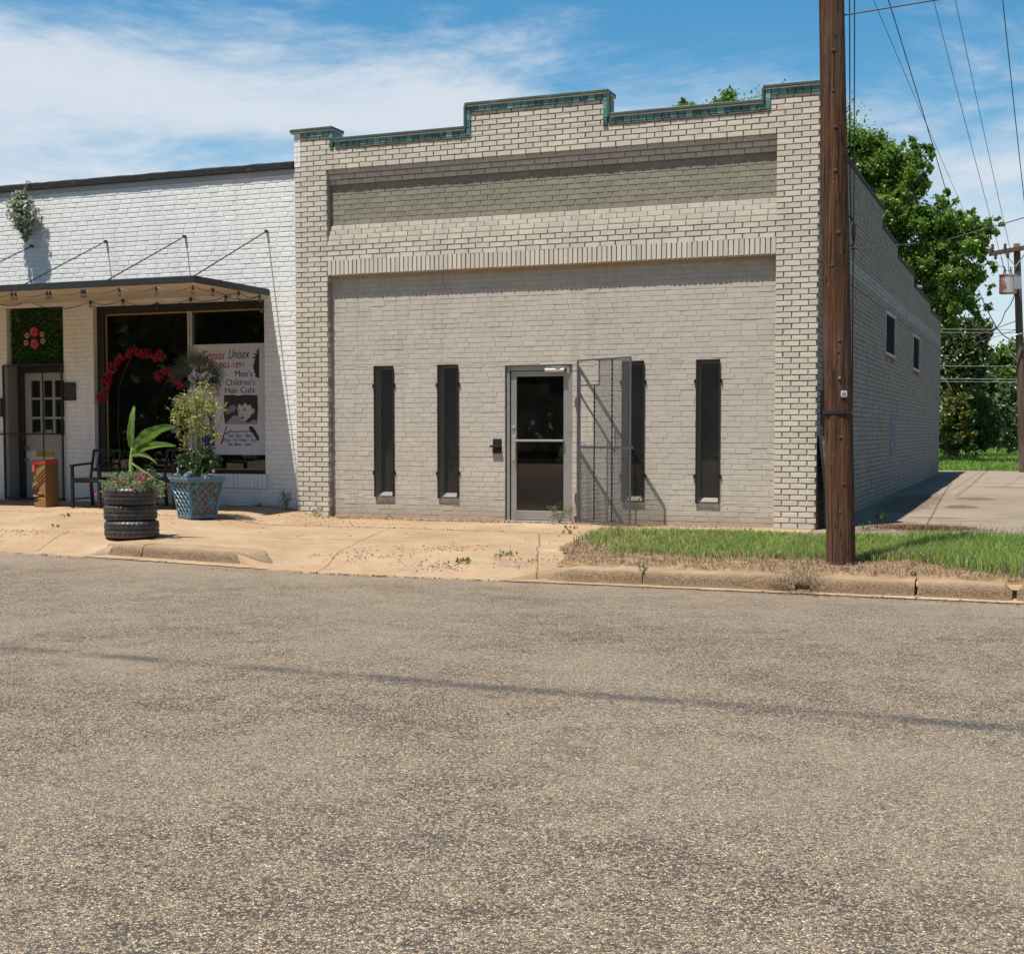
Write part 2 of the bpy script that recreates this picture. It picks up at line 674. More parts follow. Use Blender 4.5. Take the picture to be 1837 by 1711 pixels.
# jambs of the piers beside the recessed front, with their own courses
mb = MB()
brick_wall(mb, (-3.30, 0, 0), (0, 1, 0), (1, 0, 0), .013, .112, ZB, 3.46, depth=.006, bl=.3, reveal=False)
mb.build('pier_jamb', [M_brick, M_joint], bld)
mb = MB()
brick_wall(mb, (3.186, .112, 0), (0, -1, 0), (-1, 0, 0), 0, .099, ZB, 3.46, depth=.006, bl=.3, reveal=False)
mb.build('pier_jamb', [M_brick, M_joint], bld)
# parapet body behind the brick face, its coping, tiles
mb = MB()
for a, b, z in ((XL, X_PL, Z_PIER), (X_PL, X_CL, Z_SIDE), (X_CL, X_CR, Z_MID), (X_CR, X_PR, Z_SIDE), (X_PR, XR, Z_PIER)):
    mb.box(a + .001, b - .001, .02 if z > 5.3 else .021, .31, 4.985, z + .06)
mb.box(XL + .01, XR - .02, .125, .31, 3.48, 4.985)
mb.build('parapet_body', M_stain_conc, bld, bevel=.01)
cop = MB()
lip = MB()
for a, b, z in ((XL - .05, X_PL, Z_PIER), (X_PL + .02, X_CL - .02, Z_SIDE), (X_CL - .025, X_CR + .02, Z_MID), (X_CR + .045, X_PR - .02, Z_SIDE), (X_PR - .03, XR + .03, Z_PIER)):
    cop.box(a, b, -.045, .33, z + .088, z + .128)
    lip.box(a, b, -.034, .32, z + .072, z + .088)
for x, z0, z1, s in ((X_CL - .022, Z_SIDE + .12, Z_MID + .09, -1), (X_CR + .022, Z_SIDE + .12, Z_MID + .09, 1), (X_PR - .028, Z_SIDE + .12, Z_PIER + .09, -1)):
    cop.box(x - .018, x + .018, -.040, .05, z0 - .04, z1)
coping = cop.build('coping', M_cap, bld, bevel=.006)
lip.build('coping_lip', M_capedge, coping, bevel=.003)
til = MB()


def tile_run(x0, x1, z, h=.072):
    n = max(1, int(round((x1 - x0) / .105)))
    s = (x1 - x0) / n
    for i in range(n):
        j = rnd.uniform(-.002, .002)
        til.box(x0 + i * s + .004, x0 + (i + 1) * s - .004, -.02 + j, .012, z + rnd.uniform(-.002, .002), z + h)


def tile_stack(x, z0, z1, w=.062):
    n = max(1, int(round((z1 - z0) / .1)))
    s = (z1 - z0) / n
    for i in range(n):
        til.box(x - w / 2, x + w / 2, -.021, .012, z0 + i * s + .003, z0 + (i + 1) * s - .003)


tile_run(XL + .16, X_PL - .06, Z_PIER)
tile_run(X_PL + .03, X_CL - .01, Z_SIDE)
tile_run(X_CL + .06, X_CR - .06, Z_MID)
tile_run(X_CR + .02, X_PR - .0, Z_SIDE)
tile_run(X_PR + .07, XR - .005, Z_PIER)
tile_stack(X_CL + .026, Z_SIDE, Z_MID + .07)
tile_stack(X_CR - .026, Z_SIDE - .03, Z_MID + .07)
tile_stack(X_PR + .034, Z_SIDE, Z_PIER + .07)
tile_stack(X_PL - .026, Z_SIDE, Z_PIER + .07)
til.build('tile_band', M_tile, coping, bevel=.004)
# whitewashed bricks at the left edge of the left pier
mb = MB()
brick_wall(mb, (0, -.004, 0), (1, 0, 0), (0, -1, 0), XL, XL + .105, 5.04, Z_PIER + .07, bl=.105, ch=.0725, depth=.008, reveal=False)
brick_wall(mb, (XL - .001, .3, 0), (0, -1, 0), (-1, 0, 0), 0, .3, 4.9, Z_PIER + .07, depth=.006, reveal=False)
mb.build('whitewashed_edge', [M_white, M_white_joint], bld)

# ---- side wall, stepped down to the back
SEG = [(.31, 6.9, 5.02), (6.9, 9.45, 4.70), (9.45, 12.8, 4.50), (12.8, 17.1, 4.28), (17.1, 20.55, 4.12)]
SW = [(7.5, 9.18, 2.585, 3.365), (12.69, 14.36, 2.53, 3.305)]
M_band = brick_mat('pale_band_brick', (.27, .265, .255), chips=.3, var=.1)
mb = MB()
hl = SW + [(a, b, z, 9) for a, b, z in SEG] + [(-1, .31, Z_PIER + .07, 9)]
n0 = len(mb.f)
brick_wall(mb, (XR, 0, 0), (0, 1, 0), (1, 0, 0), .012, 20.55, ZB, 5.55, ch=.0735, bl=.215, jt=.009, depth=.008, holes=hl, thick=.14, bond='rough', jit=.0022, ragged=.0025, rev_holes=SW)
# the pale band of bricks at lintel height and a patch of newer paint
for i in range(n0, len(mb.f)):
    if mb.m[i] == 0:
        p = mb.v[mb.f[i][0]]
        if 3.50 < p[2] < 3.67:
            mb.m[i] = 2
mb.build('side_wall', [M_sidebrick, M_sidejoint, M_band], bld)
mb = MB()
for a, b, z in SEG:
    mb.box(XR - .30, XR + .02, a, b + .06, z - .002, z + .075)
mb.build('side_coping', M_tar, bld, bevel=.012)
mb = MB()
for a, b, z in SEG:
    mb.box(XR - .28, XR - .015, a, b, 3.4, z)
mb.box(XL, XR - .02, 20.3, 20.54, ZB, 4.1)
mb.box(XL, XL + .2, .32, 20.3, ZB, 4.9)
mb.build('rear_and_party_wall', M_stain_conc, bld)
mb = MB()
mb.box(XL + .2, XR - .28, .31, 20.3, 3.95, 4.1)
mb.build('roof', M_roof, bld)
mb = MB()
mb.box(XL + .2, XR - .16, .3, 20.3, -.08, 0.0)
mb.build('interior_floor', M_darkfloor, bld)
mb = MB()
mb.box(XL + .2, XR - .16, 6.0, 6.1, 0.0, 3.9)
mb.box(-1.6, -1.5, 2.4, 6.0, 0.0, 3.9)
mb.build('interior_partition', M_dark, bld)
M_curt = simple('faded_interior_curtain', (.20, .19, .17), .9, var=.3, scale=20)
mb = MB()
for i in range(26):
    x = -1.35 + i * .055
    mb.box(x, x + .05, 5.75 + .02 * math.sin(i * 1.9), 5.80 + .02 * math.sin(i * 1.9), 1.45, 2.9)
mb.build('interior_curtain', M_curt, bld)
mb = MB()
mb.box(XR - .012, XR + .004, 8.55, 9.45, .75, 1.55)
M_patch = simple('blue_grey_paint_patch', (.12, .13, .155), .85, var=.15, scale=6)
mb.build('repaint_patch', M_patch, bld)
for k, (a, b, c, d) in enumerate(SW):
    w = MB()
    for q in ((a, a + .07, c, d), (b - .05, b, c, d), (a + .07, b - .05, d - .05, d), (a + .07, b - .05, c, c + .05)):
        w.box(XR - .10, XR + .012, q[0], q[1], q[2], q[3])
    wf = w.build('side_window', simple('grey_white_window_frame', (.34, .34, .35), .7, var=.3, scale=9, dirt=(.2, .17, .15)), bld, bevel=.006)
    g = MB()
    g.box(XR - .09, XR - .08, a + .07, a + .35, c + .05, d - .05)
    g.build('pane', M_glass, wf)
    g = MB()
    g.box(XR - .05, XR - .02, a + .30, b - .05, c + .05, d - .05)
    g.build('shutter_board', simple('dark_brown_shutter', (.016, .012, .011), .95, var=.3, spec=.03), wf, bevel=.004)
    rs = MB()
    rs.box(XR - .01, XR + .003, a + .02, b - .02, c - .10, c - .005)
    rs.build('rusty_sill', M_rust, wf)
# conduit and meter box at the front corner, cable on the side wall
mb = MB()
mb.box(XR, XR + .07, .32, .50, 1.30, 1.72)
mb.tube([(XR + .03, .40, 1.72), (XR + .03, .40, 3.6)], .018)
mb.tube([(XR + .03, .40, 1.30), (XR + .03, .40, 1.05), (XR + .05, .47, 1.0), (XR + .03, .52, 1.08), (XR + .03, .52, 1.3)], .012)
mb.build('meter_conduit', M_greysteel, bld, bevel=.006)

# ---- slit windows with security cages
for k, (a, b) in enumerate(WIN):
    z0, z1 = WZ
    w = MB()
    for q in ((a, a + .03, z0, z1), (b - .03, b, z0, z1), (a + .03, b - .03, z1 - .035, z1), (a + .03, b - .03, z0, z0 + .03)):
        w.box(q[0], q[1], .225, .262, q[2], q[3])
    wf = w.build('window', M_reveal, bld, bevel=.004)
    g = MB()
    g.box(a + .03, b - .03, .240, .246, z0 + .03, z1 - .035)
    g.build('glass_pane', M_glass, wf)
    sl_ = MB()
    sl_.prism([(a + .001, .112, z0), (a + .001, .224, z0 + .075), (a + .001, .224, z0)], (b - a - .002, 0, 0))
    sl_.build('sloped_sill', M_lintel_light, wf)
    c = MB()
    zt, zb = z1 + .005, z0 + .01
    yf, yb = .078, .118
    for x in (a + .004, b - .004):
        c.box(x - .007, x + .007, yf, yf + .012, zb, zt)
        c.box(x - .002, x + .002, yf + .012, yb, zb, zt)
        for z in (z0 + .36, z1 - .27):
            s = -1 if x < (a + b) / 2 else 1
            c.box(min(x, x + s * .034), max(x, x + s * .034), .098, .106, z - .018, z + .018)
            c.box(x + s * .030 - .006, x + s * .030 + .006, .09, .108, z - .03, z + .012)
    c.box(a - .003, b + .003, yf, yf + .012, zt - .006, zt + .006)
    c.box(a - .003, b + .003, yf, yf + .012, zb - .006, zb + .006)
    cg = c.build('security_cage', M_blacksteel, wf)
    e = MB()
    expanded_mesh(e, (a + .01, yf + .008, zb), (1, 0, 0), (0, 0, 1), b - a - .02, zt - zb, cw=.026, chh=.052, wire=.0030)
    e.build('cage_mesh', M_greysteel, wf)
    e = MB()
    expanded_mesh(e, (a + .01, yf + .01, zb + .012), (1, 0, 0), (0, 1, 0), b - a - .02, .13, cw=.030, chh=.035, wire=.008)
    e.build('cage_shelf', M_alu, wf)

# ---- glazed door in an aluminium frame
d0, d1, _, dz = DOOR
yd = .175
fr = MB()
fr.box(d0 + .005, d0 + .055, yd - .03, yd + .09, -.03, dz - .004)
fr.box(d1 - .06, d1 - .004, yd - .03, yd + .09, -.03, dz - .004)
fr.box(d0 + .055, d1 - .06, yd - .03, yd + .09, dz - .07, dz - .005)
fr.box(d0 + .01, d1 - .01, yd - .06, yd + .10, -.05, -.022)
door = fr.build('door_frame', M_alu, bld, bevel=.004)
dl = MB()
l, r_, b_, t_ = d0 + .062, d1 - .066, -.012, dz - .078
dl.box(l, l + .085, yd, yd + .045, b_, t_)
dl.box(r_ - .085, r_, yd, yd + .045, b_, t_)
dl.box(l + .085, r_ - .085, yd + .001, yd + .044, t_ - .075, t_)
dl.box(l + .085, r_ - .085, yd + .001, yd + .044, b_, b_ + .125)
dleaf = dl.build('door_leaf', M_alu, door, bevel=.004)
g = MB()
g.box(l + .08, r_ - .08, yd + .018, yd + .026, b_ + .12, t_ - .07)
g.build('door_glass', M_glass, door)
h = MB()
h.bar((l + .075, yd - .045, 1.085), (r_ - .075, yd - .045, 1.085), .025, .028)
h.box(l + .07, l + .09, yd - .045, yd, 1.07, 1.10)
h.box(r_ - .09, r_ - .07, yd - .045, yd, 1.07, 1.10)
h.build('push_bar', M_alubright, door, bevel=.004)
h = MB()
h.box(l + .05, l + .09, yd - .055, yd - .035, .82, 1.14)
h.box(l + .01, l + .07, yd - .006, yd + .001, .80, 1.16)
h.box(l + .05, l + .07, yd - .04, yd, .83, .85)
h.box(l + .05, l + .07, yd - .04, yd, 1.11, 1.13)
h.build('pull_handle', M_alubright, door, bevel=.004)
h = MB()
h.lathe([(.0, 0), (.022, 0), (.022, .012), (.012, .016), (.0, .016)], (0, 0, 0), 14, cap=False)
h.v = [(l + .045 + x, yd - z - .001, 1.27 + y) for x, y, z in h.v]
h.build('lock_cylinder', M_alubright, door)
h = MB()
h.tube([(.02, yd - .06, dz - .075), (.30, yd - .06, dz - .075)], .028, 10)
h.tube([(.12, yd - .06, dz - .075), (.17, yd - .06, dz - .075)], .031, 10)
h.bar((.02, yd - .05, dz - .04), (.22, yd - .09, dz - .03), .02, .008)
h.bar((.22, yd - .09, dz - .03), (.34, yd - .035, dz - .045), .02, .008)
h.box(.33, .37, yd - .05, yd - .03, dz - .12, dz - .02)
h.build('door_closer', M_alubright, door, bevel=.003)
h = MB()
h.box(-.752, -.622, .098, .1085, .905, 1.11)
h.box(-.775, -.622, .045, .098, .99, 1.02)
for x, z in ((-.73, 1.08), (-.645, 1.08), (-.73, .935), (-.645, .935)):
    h.tube([(x, .1, z), (x, .088, z)], .011, 8)
h.box(-.72, -.66, .06, .098, .95, .99)
h.build('latch_bracket', M_blacksteel, bld, bevel=.003)

# ---- security gate swung open from its hinges beside the door
A = math.radians(33)
gu = Vector((math.cos(A), -math.sin(A), 0))
G0 = Vector((.505, .075, 0))
gw, gz0, gz1 = 1.10, -.005, 2.165


def gp(u, z, w=0):
    return G0 + gu * u + Vector((0, 0, z)) + Vector((math.sin(A), math.cos(A), 0)) * w


gate = MB()
for p, q in ((gp(0, gz0), gp(0, gz1)), (gp(gw, gz0), gp(gw, gz1)), (gp(0, gz1), gp(gw, gz1)), (gp(0, gz0 + .01), gp(gw, gz0 + .01))):
    gate.bar(p, q, .022, .022)
gate.bar(gp(0, 1.83), gp(.46, 1.83), .016, .016)
gate.bar(gp(.46, 1.83), gp(.46, gz1), .016, .016)
gobj = gate.build('security_gate', M_greysteel, bld)
m = MB()
m.bar(gp(-.01, 1.0, .014), gp(gw + .02, 1.0, .014), .02, .032)
m.tube([gp(gw + .01, 1.0, .014), gp(gw + .035, 1.0, .014)], .018, 8)
m.build('lock_bar', M_greysteel, gobj)
for uu, top in ((.36, 1.83), (.73, gz1)):
    m = MB()
    n = 90
    v, f = [], []
    for i in range(n + 1):
        z = gz0 + (top - gz0) * i / n
        a = i * .55
        for k in range(4):
            q = a + k * PI / 2
            v.append(gp(uu + .0115 * math.cos(q), z, .0115 * math.sin(q)))
    for i in range(n):
        for k in range(4):
            f.append((i * 4 + k, i * 4 + (k + 1) % 4, i * 4 + 4 + (k + 1) % 4, i * 4 + 4 + k))
    m.add(v, f)
    m.build('twisted_bar', M_blacksteel, gobj)
m = MB()
expanded_mesh(m, gp(0, gz0 + .01), gu, (0, 0, 1), gw, gz1 - gz0 - .02, cw=.03, chh=.055, wire=.0042, skip=[(-.1, .46, 1.83, 3), (-.1, .36, 1.02, 1.83)])
m.build('gate_mesh', M_greysteel, gobj)
for z in (.30, 1.60):
    m = MB()
    m.tube([(.50, .082, z - .07), (.50, .082, z + .07)], .017, 8)
    m.box(.46, .495, .085, .108, z - .06, z + .06)
    m.build('gate_hinge', M_rust, gobj)
m = MB()
m.box(.46, .48, .085, .108, -.02, .06)
m.build('hinge_post', M_rust, gobj)
"""marker"""

# ================================================================== BUILDING 2: white painted shop
YW = .03
SX0 = -15.0
shop = thing('white_shop', 'white painted brick hair salon with flat canopy and black tar coping', 'building', (-9.4, 5, 0))
SD = (-9.215, -8.085, -.2, 3.19)       # entrance recess
SV = (-7.50, -4.39, .57, 3.165)        # display window
mb = MB()
brick_wall(mb, (0, YW, 0), (1, 0, 0), (0, -1, 0), SX0, XL - .002, -.15, 4.965, ch=.0725, bl=.21, jt=.011, depth=.0042, holes=[SD, SV], thick=.30, bond='rough', jit=.0012, bev=.0045, ragged=.0002)
mb.build('front_wall', [M_white, M_white_joint], shop)
mb = MB()
brick_wall(mb, (0, YW - .018, 0), (1, 0, 0), (0, -1, 0), SV[0] - .02, SV[1] + .03, .36, .575, ch=.072, jt=.012, depth=.006, vertical=True, reveal=False)
mb.build('window_sill_course', [M_white, M_white_joint], shop)
mb = MB()
mb.box(SX0, XL - .004, YW - .012, YW + .2, 4.962, 5.045)
mb.build('flashing', M_flash, shop)
mb = MB()
xs = [SX0 + i * .12 for i in range(int((XL - SX0) / .12))] + [XL - .003]
v, f = [], []
for x in xs:
    b = rnd.uniform(-.005, .005)
    v += [(x, YW - .05 + b * .6, 5.04), (x, YW - .055 + b * .8, 5.125 + b), (x, YW - .02, 5.145 + b), (x, YW + .28, 5.15 + b), (x, YW + .28, 5.0)]
for i in range(len(xs) - 1):
    for k in range(5):
        a, b2 = i * 5 + k, i * 5 + (k + 1) % 5
        f.append((a, b2, b2 + 5, a + 5))
mb.add(v, f)
mb.build('tar_coping', M_tar, shop)
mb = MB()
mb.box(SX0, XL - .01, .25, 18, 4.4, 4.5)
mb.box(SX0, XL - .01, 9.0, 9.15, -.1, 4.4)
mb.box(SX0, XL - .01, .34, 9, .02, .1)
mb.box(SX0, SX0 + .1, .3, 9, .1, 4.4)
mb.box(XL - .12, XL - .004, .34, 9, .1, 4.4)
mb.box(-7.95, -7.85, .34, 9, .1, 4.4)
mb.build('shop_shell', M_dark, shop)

# canopy hung on rods
cY = -1.865
cx1 = -4.29
can = MB()
can.box(SX0, cx1 - .03, cY + .03, YW - .002, 3.272, 3.29)
can.build('canopy_roof', M_charcoal, shop)
can = MB()
can.box(SX0, cx1, cY, cY + .03, 3.215, 3.31)
can.box(cx1 - .03, cx1, cY + .03, YW - .003, 3.215, 3.31)
can.build('canopy_fascia', M_charcoal, shop, bevel=.004)
can = MB()
x = SX0
while x < cx1 - .05:
    can.box(x + .004, min(x + .30, cx1 - .034), cY + .032, YW - .006, 3.252, 3.272)
    x += .304
can.build('canopy_soffit', M_soffit, shop)
for xa in (-8.655, -7.21, -5.755, -4.32):
    m = MB()
    m.tube([(xa, YW - .02, 4.155), (xa + .0, cY + .03, 3.30)], .009, 6)
    m.tube([(xa, YW - .002, 4.155), (xa, YW - .05, 4.155)], .022, 8)
    m.build('canopy_rod', M_charcoal, shop)

# display window
yg = .20
w = MB()
w.box(SV[0], SV[0] + .13, .12, .24, SV[2], SV[3])
w.box(SV[1] - .03, SV[1], .14, .24, SV[2], SV[3])
w.box(SV[0] + .13, SV[1] - .03, .12, .24, SV[3] - .12, SV[3])
w.box(SV[0] + .13, SV[1] - .03, .13, .24, SV[2], SV[2] + .06)
wf = w.build('display_window', M_blacksteel, shop, bevel=.006)
m = MB()
xm = -5.775
m.box(xm - .045, xm - .012, .135, .23, SV[2] + .06, SV[3] - .12)
m.box(xm - .010, xm + .035, .145, .23, SV[2] + .06, SV[3] - .12)
m.build('mullion', M_alubright, wf, bevel=.004)
m = MB()
m.box(SV[0] + .135, xm - .05, .165, .185, SV[3] - .142, SV[3] - .122)
m.build('gilt_bead', M_gold, wf)
m = MB()
m.box(xm + .04, SV[1] - .035, .165, .185, SV[3] - .142, SV[3] - .122)
m.build('gilt_bead', M_gold, wf)
m = MB()
m.box(SV[0] + .132, SV[0] + .15, .165, .185, SV[2] + .065, SV[3] - .145)
m.build('gilt_bead', M_gold, wf)
m = MB()
m.box(xm + .04, SV[1] - .035, .165, .185, SV[2] + .062, SV[2] + .078)
m.build('gilt_bead', M_gold, wf)
for a, b in ((SV[0] + .13, xm - .046), (xm + .036, SV[1] - .03)):
    m = MB()
    m.box(a, b, yg, yg + .006, SV[2] + .06, SV[3] - .12)
    m.build('window_glass', M_glass, wf)

# entrance: half glazed white door set back behind an expanded metal gate
dd = .30
e = MB()
dx0, dx1, dz0, dz1 = atY(45, 720, .30).x, SD[1] + .12, .13, atY(60, 669, .30).z
ex = MB()
ex.box(SD[0] - .02, dx0 - .004, dd - .04, dd + .06, .1, 3.19)
ex.box(dx0, SD[1] + .02, dd - .04, dd + .06, dz1 + .004, 3.19)
ex.build('entrance_panel', M_charcoal, shop)
ex = MB()
ex.box(SD[0] - .02, SD[1] + .02, YW + .01, dd, .02, .10)
ex.build('entrance_step', simple('tan_step_concrete', (.40, .31, .21), .85, var=.2), shop)
# the door with six lights in it
st = .10
gx = [atY(x_, 720, dd).x for x_ in (56, 72, 78.5, 94, 98.5, 115)]
gz = [atY(60, y_, dd).z for y_ in (780, 752, 747.5, 717, 713, 683)]
e.box(dx0, gx[0], dd, dd + .045, dz0, dz1)
e.box(gx[5], dx1, dd, dd + .045, dz0, dz1)
e.box(gx[0], gx[5], dd, dd + .045, dz0, gz[0])
e.box(gx[0], gx[5], dd, dd + .045, gz[5], dz1)
e.box(gx[1], gx[2], dd, dd + .04, gz[0], gz[5])
e.box(gx[3], gx[4], dd, dd + .04, gz[0], gz[5])
for q in ((gx[0], gx[1]), (gx[2], gx[3]), (gx[4], gx[5])):
    e.box(q[0], q[1], dd + .002, dd + .04, gz[1], gz[2])
    e.box(q[0], q[1], dd + .002, dd + .04, gz[3], gz[4])
sdoor = e.build('entrance_door', M_doorwhite, shop, bevel=.003)
for i in (0, 2, 4):
    for j in (0, 2, 4):
        p = MB()
        p.box(gx[i], gx[i + 1], dd + .02, dd + .025, gz[j], gz[j + 1])
        p.build('door_light', M_glass, sdoor)
p = MB()
p.box(dx0 + .22, dx0 + .56, dd - .012, dd, .80, .89)
p.box(dx0 + .24, dx0 + .54, dd - .02, dd - .012, .83, .86)
p.build('mail_slot', M_brass, sdoor, bevel=.004)
for z in (.94, .74):
    p = MB()
    p.lathe([(.0, 0), (.02, 0), (.018, .03), (.03, .045), (.028, .065), (0, .07)], (0, 0, 0), 14, cap=False)
    p.v = [(dx0 + .045 + x, dd - zz, z + y) for x, y, zz in p.v]
    p.build('door_knob', M_brass, sdoor, smooth=True)
p = MB()
p.box(dx0 + .17, dx0 + .28, dd + .012, dd + .018, 1.05, 1.20)
p.build('door_notice', M_wirewhite, sdoor)
p = MB()
p.box(dx0 + .40, dx0 + .52, dd + .012, dd + .018, 1.07, 1.24)
p.build('door_notice', M_wirewhite, sdoor)

# gate across the entrance
gz0s, gz1s = .12, 2.27
gy = -.005
q = MB()
for a, b in (((SD[0] - .05, gy, gz0s), (SD[0] - .05, gy, gz1s)), ((SD[1] - .01, gy, gz0s), (SD[1] - .01, gy, gz1s)), ((SD[0] - .05, gy, gz1s), (SD[1] - .01, gy, gz1s)), ((SD[0] - .05, gy, gz0s + .01), (SD[1] - .01, gy, gz0s + .01))):
    q.bar(a, b, .025, .025)
q.bar((SD[0] + .34, gy, 1.25), (SD[0] + .34, gy, gz1s), .012, .012)
sg = q.build('entrance_gate', M_blacksteel, shop)
q = MB()
q.tube([(SD[0] - .6, gy - .02, 1.17), (SD[1], gy - .02, 1.17)], .013, 6)
q.tube([(SD[0] + .42, gy - .02, 1.17), (SD[0] + .33, gy - .04, 1.05)], .02, 6)
q.build('gate_bar', M_blacksteel, sg)
q = MB()
v, f = [], []
for i in range(91):
    z = gz0s + (gz1s - gz0s) * i / 90
    for k in range(4):
        a = i * .55 + k * PI / 2
        v.append((SD[0] + .74 + .012 * math.cos(a), gy + .012 * math.sin(a), z))
for i in range(90):
    for k in range(4):
        f.append((i * 4 + k, i * 4 + (k + 1) % 4, i * 4 + 4 + (k + 1) % 4, i * 4 + 4 + k))
q.add(v, f)
q.build('twisted_bar', M_blacksteel, sg)
q = MB()
expanded_mesh(q, (SD[0] - .05, gy, gz0s), (1, 0, 0), (0, 0, 1), SD[1] - SD[0] + .04, gz1s - gz0s, cw=.034, chh=.05, wire=.0048, skip=[(.38, .98, .60, .78)])
q.build('gate_mesh', M_blacksteel, sg)
q = MB()
q.box(-8.085, -7.845, YW - .03, YW - .008, 1.70, 1.985)
for x, z in ((-7.875, 1.93), (-7.875, 1.75), (-8.04, 1.95), (-8.0, 1.955), (-8.05, 1.73), (-8.02, 1.735)):
    q.tube([(x, YW - .03, z), (x, YW - .042, z)], .010, 8)
q.build('lock_plate', M_charcoal, shop, bevel=.003)
q = MB()
q.box(-9.36, -9.30, YW - .05, YW - .006, 1.45, 1.75)
q.build('letter_box', M_charcoal, shop, bevel=.005)
# ================================================================== GROUND
def grid_mesh(name, xs, ys, zf, mat, keep=None, smooth=True):
    mb = MB()
    nx, ny = len(xs), len(ys)
    mb.v = [(x, y, zf(x, y)) for y in ys for x in xs]
    for j in range(ny - 1):
        for i in range(nx - 1):
            if keep is None or keep((xs[i] + xs[i + 1]) / 2, (ys[j] + ys[j + 1]) / 2):
                mb.f.append((j * nx + i, j * nx + i + 1, (j + 1) * nx + i + 1, (j + 1) * nx + i))
                mb.m.append(0)
    return mb.build(name, mat, smooth=smooth, origin=(0, 0, 0))


def lin(a, b, n):
    return [a + (b - a) * i / n for i in range(n + 1)]


def seg_dist(m, ax, ay, bx, by, wob):
    """distance in plan from a segment, with the position pushed about by a noise"""
    p = m.n('ShaderNodeVectorMath', operation='ADD')
    m.L(m.pos, p.inputs[0])
    m.L(wob, p.inputs[1])
    s = m.sep(p.outputs[0])
    dx, dy = bx - ax, by - ay
    L2 = dx * dx + dy * dy
    t = m.math('ADD', m.math('MULTIPLY', m.math('SUBTRACT', s[0], ax), dx / L2), m.math('MULTIPLY', m.math('SUBTRACT', s[1], ay), dy / L2), clamp=True)
    ex = m.math('SUBTRACT', m.math('SUBTRACT', s[0], ax), m.math('MULTIPLY', t, dx))
    ey = m.math('SUBTRACT', m.math('SUBTRACT', s[1], ay), m.math('MULTIPLY', t, dy))
    return m.math('SQRT', m.math('ADD', m.math('MULTIPLY', ex, ex), m.math('MULTIPLY', ey, ey)))


def wobble(m, s, amp):
    t = m.n('ShaderNodeTexNoise')
    t.inputs['Scale'].default_value = s
    t.inputs['Detail'].default_value = 4
    m.L(m.pos, t.inputs['Vector'])
    a = m.n('ShaderNodeVectorMath', operation='SUBTRACT')
    m.L(t.outputs['Color'], a.inputs[0])
    a.inputs[1].default_value = (.5, .5, .5)
    return m.scale(a.outputs[0], (amp, amp, amp))


# --- asphalt: chip seal of mixed stones in dark binder
m = N('chip_seal_asphalt')
flat = m.scale(m.pos, (1, 1, .2))
wp = m.n('ShaderNodeVectorMath', operation='ADD')
m.L(flat, wp.inputs[0])
m.L(wobble(m, 60, .012), wp.inputs[1])
v1 = m.vor(112, 'F1', wp.outputs[0])
v2 = m.vor(112, 'DISTANCE_TO_EDGE', wp.outputs[0])
cs = m.sep(v1.outputs['Color'])
stone = m.ramp(cs[0], [(0, (.075, .058, .047)), (.14, (.18, .138, .10)), (.36, (.30, .233, .163)), (.62, (.40, .31, .21)), (.80, (.46, .33, .20)), (.92, (.50, .405, .29)), (1, (.60, .53, .42))])
big = m.noise(.55, 5, .6)
mid = m.noise(3.4, 5, .65)
lost = m.math('ADD', m.math('MULTIPLY', cs[1], .55), m.math('ADD', m.math('MULTIPLY', mid, .85), m.math('MULTIPLY', big, .40)))
hole = m.step(lost, .79, .66)                     # stones worn away here: binder shows
gap = m.step(v2.outputs['Distance'], .105, .03)
dk = m.math('MAXIMUM', m.math('MULTIPLY', gap, .92), m.math('MULTIPLY', hole, .88))
c = m.mix(dk, stone, (.05, .043, .037))
c = m.mix(m.math('MULTIPLY', m.step(big, .42, .68), .28), c, (.30, .245, .175))
# a seam of bare tar along the lane, broken up
sd = seg_dist(m, -14, -10.25, 4.2, -10.58, wobble(m, .7, .16))
sd2 = seg_dist(m, 4.2, -10.58, 22, -10.75, wobble(m, .7, .16))
sd = m.math('MINIMUM', sd, sd2)
tarm = m.math('MULTIPLY', m.step(sd, .13, .02), m.math('ADD', .22, m.math('MULTIPLY', m.step(m.noise(2.2, 4, .7), .38, .60), .6)))
c = m.mix(m.math('MULTIPLY', tarm, m.math('ADD', .5, m.math('MULTIPLY', m.step(v2.outputs['Distance'], .25, .08), .4))), c, (.030, .032, .037))
# oil and tyre smudges
sm_ = m.step(m.noise(1.1, 6, .75, vec=m.scale(m.pos, (.55, 1.6, 1))), .60, .76)
c = m.mix(m.math('MULTIPLY', sm_, .55), c, (.045, .042, .040))
# pale dust near the gutter
dyy = m.math('ADD', m.sep()[1], m.math('MULTIPLY', m.noise(1.5, 4), .9))
c = m.mix(m.math('MULTIPLY', m.step(dyy, -6.1, -4.95), .35), c, (.36, .27, .185))
hh = m.math('SUBTRACT', m.math('MULTIPLY', m.math('MINIMUM', v2.outputs['Distance'], .28), 3.2), m.math('MULTIPLY', hole, .35))
hh = m.math('ADD', hh, m.math('MULTIPLY', cs[2], .5))
m.bump(hh, .9, .006)
M_road = m.set(c, .82, 0, .25)

